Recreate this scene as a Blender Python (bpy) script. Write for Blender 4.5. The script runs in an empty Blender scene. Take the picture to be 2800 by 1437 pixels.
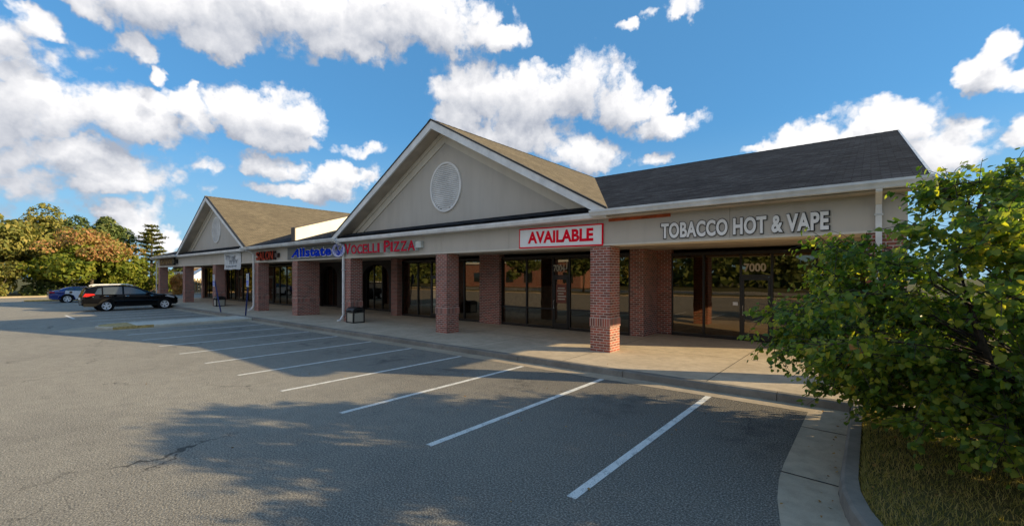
import bpy, math, random
import numpy as np
from mathutils import Vector, Matrix
random.seed(7)
RNG = np.random.default_rng(7)
scene = bpy.context.scene
COL = scene.collection
R = math.radians

# ------------------------------------------------------------------ helpers
def setp(o, label=None, cat=None, group=None, kind=None):
    if label: o['label'] = label
    if cat: o['category'] = cat
    if group: o['group'] = group
    if kind: o['kind'] = kind
    return o

def thing(name, loc, label, cat, group=None, rz=0.0):
    o = bpy.data.objects.new(name, None)
    o.empty_display_size = 0.2
    o.location = loc
    o.rotation_euler = (0, 0, rz)
    COL.objects.link(o)
    return setp(o, label, cat, group)

def base_of(p):
    v = Vector((0, 0, 0))
    while p is not None:
        v = v + Vector(p.location)
        p = p.parent
    return v

class MB:
    """collects faces; build() links them as one mesh object in world coordinates (origin at the parent)."""
    def __init__(s):
        s.v = []; s.f = []; s.uv = {}; s.smooth = False
    def face(s, pts, uv=None):
        i = len(s.v); s.v.extend([tuple(p) for p in pts])
        s.f.append(tuple(range(i, i + len(pts))))
        if uv is not None: s.uv[len(s.f) - 1] = uv
        return s
    def box(s, x0, x1, y0, y1, z0, z1):
        p = [(x0,y0,z0),(x1,y0,z0),(x1,y1,z0),(x0,y1,z0),(x0,y0,z1),(x1,y0,z1),(x1,y1,z1),(x0,y1,z1)]
        i = len(s.v); s.v.extend(p)
        for q in ((0,3,2,1),(4,5,6,7),(0,1,5,4),(1,2,6,5),(2,3,7,6),(3,0,4,7)):
            s.f.append(tuple(i + k for k in q))
        return s
    def prism(s, poly, axis, a, b):
        """polygon (2-D) extruded along axis from a to b. axis y: poly=(x,z); x: poly=(y,z); z: poly=(x,y)."""
        def P(u, w, t):
            return (u, t, w) if axis == 'y' else ((t, u, w) if axis == 'x' else (u, w, t))
        n = len(poly); i = len(s.v)
        s.v.extend([P(u, w, a) for u, w in poly]); s.v.extend([P(u, w, b) for u, w in poly])
        s.f.append(tuple(i + k for k in range(n))); s.f.append(tuple(i + n + k for k in reversed(range(n))))
        for k in range(n):
            l = (k + 1) % n
            s.f.append((i + k, i + n + k, i + n + l, i + l))
        return s
    def tube(s, pts, rad, n=8, caps=True):
        if not isinstance(rad, (list, tuple)): rad = [rad] * len(pts)
        pts = [Vector(p) for p in pts]; rings = []
        for k, p in enumerate(pts):
            t = (pts[min(k + 1, len(pts) - 1)] - pts[max(k - 1, 0)]).normalized()
            a = t.cross(Vector((0, 0, 1)))
            if a.length < 1e-3: a = t.cross(Vector((1, 0, 0)))
            a.normalize(); b = t.cross(a)
            i = len(s.v)
            for j in range(n):
                q = 2 * math.pi * j / n
                s.v.append(tuple(p + (a * math.cos(q) + b * math.sin(q)) * rad[k]))
            rings.append(i)
        for k in range(len(rings) - 1):
            for j in range(n):
                l = (j + 1) % n
                s.f.append((rings[k] + j, rings[k] + l, rings[k + 1] + l, rings[k + 1] + j))
        if caps:
            s.f.append(tuple(rings[0] + j for j in reversed(range(n))))
            s.f.append(tuple(rings[-1] + j for j in range(n)))
        return s
    def disc(s, c, r, axis='x', n=20, t=0.0, ry=None):
        ry = r if ry is None else ry
        poly = [(math.cos(2*math.pi*k/n)*r, math.sin(2*math.pi*k/n)*ry) for k in range(n)]
        if axis == 'x': s.prism([(c[1]+a, c[2]+b) for a, b in poly], 'x', c[0], c[0] + t)
        elif axis == 'y': s.prism([(c[0]+a, c[2]+b) for a, b in poly], 'y', c[1], c[1] + t)
        return s
    def build(s, name, mat, parent=None, smooth=False, bevel=0.0, fix=True):
        me = bpy.data.meshes.new(name)
        off = base_of(parent)
        ox, oy, oz = off
        me.from_pydata([(x-ox, y-oy, z-oz) for x, y, z in s.v], [], s.f)
        me.update()
        if fix:
            import bmesh
            bm = bmesh.new(); bm.from_mesh(me)
            if not s.uv: bmesh.ops.recalc_face_normals(bm, faces=bm.faces)
            bm.to_mesh(me); bm.free()
        boxuv(me, s.uv, off)
        if mat: me.materials.append(mat)
        if smooth:
            me.polygons.foreach_set('use_smooth', [True] * len(me.polygons))
        o = bpy.data.objects.new(name, me); COL.objects.link(o)
        if parent is not None: o.parent = parent
        if bevel:
            m = o.modifiers.new('bevel', 'BEVEL'); m.width = bevel; m.segments = 2; m.limit_method = 'ANGLE'
        return o

def boxuv(me, own, off):
    uvl = me.uv_layers.new(name='UVMap').data
    for p in me.polygons:
        if p.index in own:
            for li, uv in zip(p.loop_indices, own[p.index]): uvl[li].uv = uv
            continue
        n = p.normal
        ax, ay, az = abs(n.x), abs(n.y), abs(n.z)
        for li in p.loop_indices:
            c = me.vertices[me.loops[li].vertex_index].co
            x, y, z = c.x + off.x, c.y + off.y, c.z + off.z
            if az > ax and az > ay: uvl[li].uv = (x, y)
            elif ax > ay: uvl[li].uv = (y, z)
            else: uvl[li].uv = (x, z)

def fastmesh(name, verts, faces_flat, loop_tot, mat, parent=None, smooth=False):
    """big meshes from numpy: faces_flat = vertex indices, loop_tot = verts per face (int)"""
    me = bpy.data.meshes.new(name)
    off = base_of(parent)
    v = (verts - np.array(off)[None, :]).astype(np.float32)
    nf = len(faces_flat) // loop_tot
    me.vertices.add(len(v)); me.vertices.foreach_set('co', v.ravel())
    me.loops.add(len(faces_flat)); me.loops.foreach_set('vertex_index', np.asarray(faces_flat, dtype=np.int32))
    me.polygons.add(nf)
    me.polygons.foreach_set('loop_start', np.arange(0, nf * loop_tot, loop_tot, dtype=np.int32))
    me.update(calc_edges=True); me.validate()
    me.materials.append(mat)
    if smooth: me.polygons.foreach_set('use_smooth', [True] * len(me.polygons))
    o = bpy.data.objects.new(name, me); COL.objects.link(o)
    if parent is not None: o.parent = parent
    return o

def copy_tree(o, parent=None):
    c = o.copy(); COL.objects.link(c)
    if parent is not None: c.parent = parent
    for ch in list(o.children): copy_tree(ch, c)
    return c

# ------------------------------------------------------------------ materials
class NT:
    def __init__(s, nt): s.nt = nt; s.N = nt.nodes; s.L = nt.links
    def n(s, t, **kw):
        x = s.N.new(t)
        for k, v in kw.items(): setattr(x, k, v)
        return x
    def put(s, sock, v):
        if isinstance(v, bpy.types.NodeSocket): s.L.new(v, sock)
        elif v is not None: sock.default_value = v
    def math(s, op, a, b=None, c=None, clamp=False):
        x = s.n('ShaderNodeMath', operation=op, use_clamp=clamp)
        s.put(x.inputs[0], a)
        if b is not None: s.put(x.inputs[1], b)
        if c is not None: s.put(x.inputs[2], c)
        return x.outputs[0]
    def vm(s, op, a, b=None):
        x = s.n('ShaderNodeVectorMath', operation=op)
        s.put(x.inputs[0], a)
        if b is not None: s.put(x.inputs[1], b)
        return x.outputs['Value'] if op in ('DOT_PRODUCT', 'LENGTH') else x.outputs[0]
    def noise(s, vec, scale, detail=4, rough=0.55, dist=0.0):
        x = s.n('ShaderNodeTexNoise')
        if vec is not None: s.L.new(vec, x.inputs['Vector'])
        x.inputs['Scale'].default_value = scale; x.inputs['Detail'].default_value = detail
        x.inputs['Roughness'].default_value = rough; x.inputs['Distortion'].default_value = dist
        return x
    def mix(s, fac, a, b, blend='MIX'):
        x = s.n('ShaderNodeMix', data_type='RGBA', blend_type=blend)
        s.put(x.inputs[0], fac); s.put(x.inputs[6], a); s.put(x.inputs[7], b)
        return x.outputs[2]
    def maprange(s, v, a, b, c=0.0, d=1.0, smooth=False):
        x = s.n('ShaderNodeMapRange')
        if smooth: x.interpolation_type = 'SMOOTHSTEP'
        s.put(x.inputs[0], v)
        for i, q in enumerate((a, b, c, d)): s.put(x.inputs[i + 1], q)
        return x.outputs[0]
    def bump(s, h, strength, dist=0.01):
        x = s.n('ShaderNodeBump'); s.L.new(h, x.inputs['Height'])
        x.inputs['Strength'].default_value = strength; x.inputs['Distance'].default_value = dist
        return x.outputs[0]

def C(r, g, b): return (r, g, b, 1.0)

def newmat(name):
    m = bpy.data.materials.new(name); m.use_nodes = True
    t = NT(m.node_tree); b = t.N['Principled BSDF']
    return m, t, b

def simple(name, col, rough=0.6, var=0.15, scale=3.0, metal=0.0, bump=0.0, bscale=60, coat=0.0, col2=None, spec=None):
    m, t, b = newmat(name)
    tc = t.n('ShaderNodeTexCoord').outputs['Object']
    nz = t.noise(tc, scale, 5, 0.6).outputs['Fac']
    c2 = col2 if col2 else C(*[max(0, c * (1 - var * 2)) for c in col[:3]])
    f = t.maprange(nz, 0.35, 0.68)
    t.L.new(t.mix(f, c2, C(*[min(1, c * (1 + var * .5)) for c in col[:3]])), b.inputs['Base Color'])
    b.inputs['Roughness'].default_value = rough; b.inputs['Metallic'].default_value = metal
    if spec is not None: b.inputs['Specular IOR Level'].default_value = spec
    if coat: b.inputs['Coat Weight'].default_value = coat; b.inputs['Coat Roughness'].default_value = 0.05
    if bump:
        h = t.noise(tc, bscale, 4, 0.6).outputs['Fac']
        t.L.new(t.bump(h, bump), b.inputs['Normal'])
    return m

def brick_mat(name, soldier=False):
    m, t, b = newmat(name)
    uv = t.n('ShaderNodeUVMap').outputs[0]
    if soldier:
        mp = t.n('ShaderNodeMapping'); mp.inputs['Rotation'].default_value = (0, 0, R(90)); t.L.new(uv, mp.inputs[0]); uv = mp.outputs[0]
    br = t.n('ShaderNodeTexBrick'); t.L.new(uv, br.inputs['Vector'])
    br.inputs['Color1'].default_value = C(.40, .105, .068); br.inputs['Color2'].default_value = C(.11, .045, .038)
    br.inputs['Mortar'].default_value = C(.56, .49, .43)
    br.inputs['Scale'].default_value = 1; br.inputs['Mortar Size'].default_value = .0105
    br.inputs['Mortar Smooth'].default_value = .2; br.inputs['Bias'].default_value = -.05
    br.inputs['Brick Width'].default_value = .215 if not soldier else .24; br.inputs['Row Height'].default_value = .0745
    if soldier: br.offset = 0.0
    tc = t.n('ShaderNodeTexCoord').outputs['Object']
    dirt = t.noise(tc, 2.2, 5, .65).outputs['Fac']
    fine = t.noise(tc, 45, 3, .6).outputs['Fac']
    c = t.mix(t.maprange(fine, .3, .7, 0.0, .35), br.outputs['Color'], C(.34, .11, .07))
    c = t.mix(t.maprange(dirt, .5, .75, 0, .35), c, C(.09, .06, .05))
    t.L.new(c, b.inputs['Base Color'])
    b.inputs['Roughness'].default_value = .85
    h = t.math('SUBTRACT', t.math('MULTIPLY', fine, .25), br.outputs['Fac'])
    t.L.new(t.bump(h, .6, .012), b.inputs['Normal'])
    return m

def shingle_mat(name, a, bcol, streak=.45):
    m, t, b = newmat(name)
    uv = t.n('ShaderNodeUVMap').outputs[0]
    wob = t.noise(uv, 1.3, 2, .5)
    w = t.vm('MULTIPLY', t.vm('SUBTRACT', wob.outputs['Color'], (.5, .5, .5)), (.02, .05, 0))
    uv2 = t.vm('ADD', uv, w)
    br = t.n('ShaderNodeTexBrick'); t.L.new(uv2, br.inputs['Vector'])
    br.inputs['Color1'].default_value = a; br.inputs['Color2'].default_value = bcol
    br.inputs['Mortar'].default_value = C(*[x * .30 for x in bcol[:3]])
    br.inputs['Scale'].default_value = 1; br.inputs['Mortar Size'].default_value = .012; br.inputs['Mortar Smooth'].default_value = .5
    br.inputs['Brick Width'].default_value = .31; br.inputs['Row Height'].default_value = .145; br.inputs['Bias'].default_value = 0
    n1 = t.noise(uv, .55, 5, .6).outputs['Fac']; n2 = t.noise(uv, 70, 3, .7).outputs['Fac']
    c = t.mix(t.maprange(n2, .3, .7, 0, .4), br.outputs['Color'], C(*[x * 1.5 for x in a[:3]]))
    c = t.mix(t.maprange(n1, .4, .7, 0, .45), c, bcol)
    mp = t.n('ShaderNodeMapping'); mp.inputs['Scale'].default_value = (1.6, 6.0, 1); mp.inputs['Rotation'].default_value = (0, 0, R(3)); t.L.new(uv2, mp.inputs[0])
    n3 = t.noise(mp.outputs[0], 1.0, 3, .6, .3).outputs['Fac']
    c = t.mix(t.math('MULTIPLY', t.maprange(n3, .52, .66), .75 * streak), c, C(*[x * .55 for x in bcol[:3]]))
    t.L.new(c, b.inputs['Base Color']); b.inputs['Roughness'].default_value = .95
    b.inputs['Specular IOR Level'].default_value = .05
    # each course laps over the one below: saw-tooth height down the slope
    sx = t.n('ShaderNodeSeparateXYZ'); t.L.new(uv2, sx.inputs[0])
    saw = t.math('FRACT', t.math('DIVIDE', sx.outputs['Y'], .145))
    h = t.math('ADD', t.math('MULTIPLY', saw, -.45), t.math('MULTIPLY', n2, .5))
    t.L.new(t.bump(h, .7, .014), b.inputs['Normal'])
    return m

def leaf_mat(name, cols, trans=.45, rough=.45, scale=.6, spec=.5):
    """cols: list of (position, colour) over a random value per leaf"""
    m, t, b = newmat(name)
    g = t.n('ShaderNodeNewGeometry')
    tc = t.n('ShaderNodeTexCoord').outputs['Object']
    nz = t.noise(tc, scale, 3, .6).outputs['Fac']
    v = t.math('ADD', t.math('MULTIPLY', g.outputs['Random Per Island'], .7), t.math('MULTIPLY', t.maprange(nz, .3, .7), .3))
    cr = t.n('ShaderNodeValToRGB'); t.L.new(v, cr.inputs[0])
    el = cr.color_ramp.elements
    while len(el) < len(cols): el.new(.5)
    for e, (p, c) in zip(el, cols): e.position = p; e.color = c
    t.L.new(cr.outputs[0], b.inputs['Base Color']); b.inputs['Roughness'].default_value = rough
    b.inputs['Specular IOR Level'].default_value = spec
    tr = t.n('ShaderNodeBsdfTranslucent')
    t.L.new(t.mix(1.0, cr.outputs[0], C(1.5, 1.45, .55), 'MULTIPLY'), tr.inputs[0])
    mx = t.n('ShaderNodeMixShader'); mx.inputs[0].default_value = trans
    t.L.new(b.outputs[0], mx.inputs[1]); t.L.new(tr.outputs[0], mx.inputs[2])
    t.L.new(mx.outputs[0], t.N['Material Output'].inputs[0])
    return m

M = {}
def make_materials():
    # --- asphalt
    m, t, b = newmat('asphalt')
    tc = t.n('ShaderNodeTexCoord').outputs['Object']
    geo = t.n('ShaderNodeNewGeometry').outputs['Position']
    sx = t.n('ShaderNodeSeparateXYZ'); t.L.new(geo, sx.inputs[0])
    big = t.noise(tc, .25, 5, .6).outputs['Fac']; mid = t.noise(tc, 3.5, 5, .65).outputs['Fac']
    vor = t.n('ShaderNodeTexVoronoi'); vor.inputs['Scale'].default_value = 62; t.L.new(tc, vor.inputs['Vector'])
    fine = t.noise(tc, 48, 4, .8).outputs['Fac']
    # the travel lane is worn paler than the stalls; end stalls resealed darker; sun back-scatter is painted in as paler leftward
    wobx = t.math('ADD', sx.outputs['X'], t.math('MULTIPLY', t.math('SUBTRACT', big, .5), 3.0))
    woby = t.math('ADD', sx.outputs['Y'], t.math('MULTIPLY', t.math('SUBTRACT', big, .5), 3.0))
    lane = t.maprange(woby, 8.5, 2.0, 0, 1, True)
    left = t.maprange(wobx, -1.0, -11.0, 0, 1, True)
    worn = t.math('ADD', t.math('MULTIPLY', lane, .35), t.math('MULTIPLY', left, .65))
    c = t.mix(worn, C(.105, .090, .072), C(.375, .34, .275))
    c = t.mix(t.maprange(mid, .35, .7, .0, .35), c, C(.11, .10, .09))
    c = t.mix(t.maprange(big, .5, .72, 0, .3), c, C(.09, .085, .08))
    spk = t.maprange(fine, .50, .64)
    c = t.mix(t.math('MULTIPLY', spk, .55), c, C(0.676, 0.611, 0.507))
    c = t.mix(t.math('MULTIPLY', t.maprange(fine, .50, .37), .75), c, C(.03, .03, .03))
    # hairline cracks and drip stains in the bays
    wv = t.vm('ADD', tc, t.vm('MULTIPLY', t.vm('SUBTRACT', t.noise(tc, .8, 4, .65).outputs['Color'], (.5, .5, .5)), (2.2, 2.2, 0)))
    vc = t.n('ShaderNodeTexVoronoi'); vc.feature = 'DISTANCE_TO_EDGE'; vc.inputs['Scale'].default_value = .17; t.L.new(wv, vc.inputs['Vector'])
    ck = t.math('MULTIPLY', t.maprange(vc.outputs['Distance'], .0012, .0035, 1, 0), t.maprange(t.noise(tc, .5, 3, .6).outputs['Fac'], .46, .58))
    c = t.mix(t.math('MULTIPLY', ck, .75), c, C(.035, .033, .03))
    px = t.math('PINGPONG', t.math('ADD', sx.outputs['X'], 2.42), 1.1275)
    oil = t.math('MULTIPLY', t.maprange(px, .45, 1.0), t.maprange(t.math('ABSOLUTE', t.math('SUBTRACT', sx.outputs['Y'], 7.4)), 1.5, .3))
    oil = t.math('MULTIPLY', oil, t.maprange(t.noise(tc, 2.6, 5, .7).outputs['Fac'], .45, .62))
    c = t.mix(t.math('MULTIPLY', oil, .55), c, C(.045, .042, .04))
    t.L.new(c, b.inputs['Base Color']); b.inputs['Roughness'].default_value = .9
    b.inputs['Specular IOR Level'].default_value = .3
    h = t.math('ADD', t.math('MULTIPLY', vor.outputs['Distance'], -.9), t.math('MULTIPLY', fine, .6))
    t.L.new(t.bump(h, .55, .012), b.inputs['Normal'])
    M['asphalt'] = m
    # --- concrete
    def concrete(name, a, d, joints=False):
        m, t, b = newmat(name)
        tc = t.n('ShaderNodeTexCoord').outputs['Object']
        n1 = t.noise(tc, .7, 6, .65, .4).outputs['Fac']; n2 = t.noise(tc, 5, 6, .65).outputs['Fac']; n3 = t.noise(tc, 130, 3, .7).outputs['Fac']
        c = t.mix(t.maprange(n1, .4, .68), a, d)
        c = t.mix(t.maprange(n2, .42, .72, 0, .55), c, C(*[x * .62 for x in d[:3]]))
        c = t.mix(t.maprange(n3, .35, .65, 0, .3), c, C(*[x * 1.35 for x in a[:3]]))
        if joints:
            geo = t.n('ShaderNodeNewGeometry').outputs['Position']
            sx = t.n('ShaderNodeSeparateXYZ'); t.L.new(geo, sx.inputs[0])
            fx = t.math('PINGPONG', t.math('ADD', sx.outputs['X'], 2.63), 1.75)
            fy = t.math('ABSOLUTE', t.math('SUBTRACT', sx.outputs['Y'], 12.65))
            jj = t.math('MINIMUM', fx, fy)
            c = t.mix(t.maprange(jj, .008, .014, .85, 0), c, C(.05, .045, .04))
        t.L.new(c, b.inputs['Base Color']); b.inputs['Roughness'].default_value = .88
        b.inputs['Specular IOR Level'].default_value = .25
        hh = t.math('ADD', t.math('MULTIPLY', n3, .5), t.math('MULTIPLY', n2, .6))
        t.L.new(t.bump(hh, .35, .01), b.inputs['Normal'])
        return m
    M['walk'] = concrete('sidewalk_concrete', C(0.587, 0.488, 0.362), C(0.438, 0.356, 0.256), True)
    M['kerb'] = concrete('curb_concrete', C(.26, .235, .20), C(.15, .135, .115))
    M['pan'] = concrete('gutter_concrete', C(.50, .41, .30), C(.34, .28, .205))
    M['island'] = concrete('island_concrete', C(0.624, 0.576, 0.480), C(0.480, 0.438, 0.360))
    # --- road paint, worn
    m, t, b = newmat('road_paint')
    tc = t.n('ShaderNodeTexCoord').outputs['Object']
    n = t.noise(tc, 90, 3, .7).outputs['Fac']; n2 = t.noise(tc, 5, 4, .7).outputs['Fac']
    f = t.math('ADD', t.math('MULTIPLY', n, .6), t.math('MULTIPLY', n2, .4))
    t.L.new(t.mix(t.maprange(f, .38, .50), C(.24, .23, .21), C(.80, .78, .72)), b.inputs['Base Color']); b.inputs['Roughness'].default_value = .8
    M['paint'] = m
    M['yellow_paint'] = simple('yellow_curb_paint', C(.58, .40, .14), .8, .25, 9)
    # --- grass, lawn soil
    m, t, b = newmat('lawn')
    tc = t.n('ShaderNodeTexCoord').outputs['Object']
    n1 = t.noise(tc, 1.1, 6, .7).outputs['Fac']; n2 = t.noise(tc, 30, 4, .7).outputs['Fac']
    c = t.mix(t.maprange(n1, .35, .65), C(0.083, 0.098, 0.030), C(0.195, 0.165, 0.068))
    c = t.mix(t.maprange(n2, .35, .7, 0, .6), c, C(.06, .045, .025))
    t.L.new(c, b.inputs['Base Color']); b.inputs['Roughness'].default_value = .95; b.inputs['Specular IOR Level'].default_value = .1
    t.L.new(t.bump(n2, .8, .04), b.inputs['Normal'])
    M['lawn'] = m
    M['grass'] = leaf_mat('grass_blades', [(0, C(.13, .13, .03)), (.35, C(.24, .22, .05)), (.65, C(.38, .31, .10)), (1, C(.48, .34, .14))], .4, .6, 1.2)
    # --- building
    M['brick'] = brick_mat('red_brick'); M['soldier'] = brick_mat('red_brick_soldier', True)
    def stucco(name, a):
        m, t, b = newmat(name)
        tc = t.n('ShaderNodeTexCoord').outputs['Object']
        mp = t.n('ShaderNodeMapping'); mp.inputs['Scale'].default_value = (2.2, 2.2, .35); t.L.new(tc, mp.inputs[0])
        streak = t.noise(mp.outputs[0], 1.0, 6, .65).outputs['Fac']; n2 = t.noise(tc, .5, 4, .6).outputs['Fac']; n3 = t.noise(tc, 180, 3, .7).outputs['Fac']
        c = t.mix(t.maprange(streak, .45, .75, 0, .4), a, C(*[x * .70 for x in a[:3]]))
        c = t.mix(t.maprange(n2, .35, .7, 0, .35), c, C(a[0] * .86, a[1] * .84, a[2] * .80))
        t.L.new(c, b.inputs['Base Color']); b.inputs['Roughness'].default_value = .9; b.inputs['Specular IOR Level'].default_value = .2
        t.L.new(t.bump(n3, .3, .004), b.inputs['Normal'])
        return m
    M['stucco'] = stucco('beige_stucco', C(.565, .52, .46))
    M['gable_stucco'] = stucco('gable_stucco', C(.555, .515, .46))
    M['molding'] = stucco('cream_molding', C(0.725, 0.669, 0.575))
    M['soffit'] = simple('porch_ceiling', C(0.546, 0.468, 0.377), .8, .12, 1.5)
    M['white_trim'] = simple('white_trim', C(0.858, 0.847, 0.825), .5, .1, 2.0)
    M['gutter'] = simple('white_gutter', C(0.759, 0.770, 0.759), .4, .14, 1.4)
    M['shingle'] = shingle_mat('sunlit_shingle', C(.205, .170, .118), C(.125, .104, .076))  # the one roof shingle in its sunlit tone, for the gables
    M['shingle_shaded'] = shingle_mat('shaded_shingle', C(.062, .066, .074), C(.012, .013, .016), 1.0)  # same shingle, with the front slope's shade put into a darker colour
    M['drip'] = simple('dark_drip_edge', C(.02, .02, .02), .6, .2)
    M['bronze'] = simple('dark_bronze_frame', C(.018, .014, .012), .35, .2, 4, metal=.0)
    M['inside'] = simple('dim_interior', C(.16, .14, .12), .9, .2, .8)
    M['blind'] = simple('window_blind', C(.70, .65, .56), .8, .15, 6)
    m, t, b = newmat('bronze_mirror_glass')
    gl = t.n('ShaderNodeBsdfGlossy'); gl.inputs['Roughness'].default_value = .012
    tc = t.n('ShaderNodeTexCoord').outputs['Object']
    wn = t.noise(tc, .9, 2, .5).outputs['Fac']
    t.L.new(t.bump(wn, .02, .05), gl.inputs['Normal'])
    gl.inputs[0].default_value = C(.40, .33, .245)
    tr = t.n('ShaderNodeBsdfTransparent'); tr.inputs[0].default_value = C(.42, .37, .31)
    lw = t.n('ShaderNodeLayerWeight'); lw.inputs[0].default_value = .35
    mx = t.n('ShaderNodeMixShader'); t.L.new(t.maprange(lw.outputs['Fresnel'], 0, 1, .38, .95), mx.inputs[0])
    t.L.new(tr.outputs[0], mx.inputs[1]); t.L.new(gl.outputs[0], mx.inputs[2])
    t.L.new(mx.outputs[0], t.N['Material Output'].inputs[0])
    M['glass'] = m
    M['wall_white'] = simple('white_parapet_paint', C(.82, .79, .74), .7, .06, 1.0)
    M['coping'] = simple('brown_coping', C(.07, .05, .04), .6, .2)
    M['metal'] = simple('brushed_metal', C(.6, .58, .55), .35, .1, 5, metal=.9)
    # --- signs
    M['sign_white'] = simple('sign_white', C(.9, .9, .9), .6, .02, spec=.2)
    M['sign_red'] = simple('sign_red', C(.85, .008, .03), .8, .03, spec=.05)
    M['sign_black'] = simple('sign_black', C(.012, .012, .012), .5, .1)
    M['sign_blue'] = simple('sign_blue', C(.004, .045, .60), .8, .03, spec=.05)
    M['letter_red'] = simple('channel_letter_red', C(.60, .010, .04), .7, .1, 5, spec=.1)
    M['letter_return'] = simple('channel_letter_return', C(.62, .66, .63), .5, .1, 5)
    M['letter_orange'] = simple('channel_letter_orange', C(.44, .05, .02), .7, .25, 8, spec=.1)
    M['letter_dark'] = simple('channel_letter_dark', C(.05, .02, .02), .5, .15, 8)
    M['sign_grey'] = simple('sign_grey_panel', C(.155, .16, .155), .7, .05)
    M['sign_brown'] = simple('carved_wood', C(.16, .085, .04), .7, .35, 12)
    M['sign_gold'] = simple('gold_lettering', C(.42, .28, .12), .6, .2, 8)
    M['banner'] = simple('banner_vinyl', C(.66, .68, .70), .6, .1, 2)
    M['ink'] = simple('banner_ink', C(.28, .31, .35), .7, .2, 9)
    M['number'] = simple('cream_number_vinyl', C(.62, .54, .42), .6, .1, 9)
    M['poster'] = simple('red_poster', C(.30, .085, .05), .6, .2, 4)
    M['old_paint'] = simple('faded_orange_paint', C(.62, .13, .045), .85, .25, 3)
    # --- things
    M['blue_post'] = simple('blue_post_paint', C(.02, .035, .16), .5, .2, 6)
    M['bin_black'] = simple('bin_black_plastic', C(.015, .015, .016), .45, .2, 6)
    M['bin_panel'] = simple('bin_aggregate_panel', C(.50, .46, .38), .9, .2, 60, bump=.4, bscale=120)
    M['car_black'] = simple('black_car_paint', C(.005, .005, .006), .14, .05, 2, spec=.2)
    M['car_trim'] = simple('dark_plastic_cladding', C(.012, .012, .012), .8, .1, spec=.1)
    M['car_blue'] = simple('blue_car_paint', C(.012, .026, .20), .25, .05, 2, coat=.9)
    M['car_white'] = simple('white_car_paint', C(.74, .76, .80), .3, .04, 2, coat=.6)
    M['car_glass'] = simple('car_window', C(.035, .045, .05), .05, .2, 2, spec=.9, coat=.8)
    M['tyre'] = simple('tyre_rubber', C(.012, .012, .012), .9, .1, 9, spec=.1)
    M['alloy'] = simple('alloy_rim', C(.85, .85, .86), .35, .05, 5, metal=.15)
    M['tail_red'] = simple('tail_lamp', C(.55, .02, .015), .15, .1, 9, coat=.8)
    M['lamp_clear'] = simple('head_lamp', C(.6, .62, .65), .12, .1, 9, coat=.8)
    M['chrome'] = simple('chrome_trim', C(.8, .8, .8), .12, .03, 5, metal=1.0)
    M['bark'] = simple('bark', C(.075, .055, .042), .95, .3, 14, bump=.8, bscale=30)
    M['bark_grey'] = simple('grey_bark', C(.13, .105, .085), .95, .3, 10, bump=.6, bscale=25)
    M['redbud'] = leaf_mat('redbud_leaves', [(0, C(.06, .125, .026)), (.32, C(.105, .19, .036)), (.56, C(.19, .275, .042)), (.78, C(.36, .39, .055)), (.95, C(.52, .47, .06)), (.985, C(.50, .16, .05))], .58, .38, .8, .4)
    M['fence'] = simple('weathered_fence', C(.34, .25, .14), .9, .25, 6)
    M['tent'] = simple('white_tent_fabric', C(.80, .80, .80), .7, .05, 2)
    M['house_roof'] = simple('tan_roof', C(.28, .23, .18), .9, .15, 3)
    M['house_wall'] = simple('pale_siding', C(.6, .58, .54), .8, .08, 2)
make_materials()
# ------------------------------------------------------------------ camera, sun, sky
EXPOSURE = 1.62
cam = bpy.data.cameras.new('camera'); camo = bpy.data.objects.new('camera', cam); COL.objects.link(camo)
camo.location = (0, 0, 2.3); camo.rotation_euler = (R(90), 0, R(39.1))
cam.sensor_width = 36.0; cam.lens = 36.0 * 1111 / 2576; cam.shift_y = 34 / 2576
cam.clip_start = .05; cam.clip_end = 2000
scene.camera = camo
SUN_AZ = math.atan2(.879, .477); SUN_EL = R(17.9)
to_sun = Vector((math.sin(SUN_AZ) * math.cos(SUN_EL), math.cos(SUN_AZ) * math.cos(SUN_EL), math.sin(SUN_EL)))
sun = bpy.data.lights.new('sun', 'SUN'); sun.energy = 2.5; sun.angle = R(.55); sun.color = (1.0, .79, .46)
suno = bpy.data.objects.new('sun', sun); COL.objects.link(suno)
suno.rotation_euler = (-to_sun).to_track_quat('-Z', 'Y').to_euler(); suno.location = (30, 40, 40)

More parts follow.
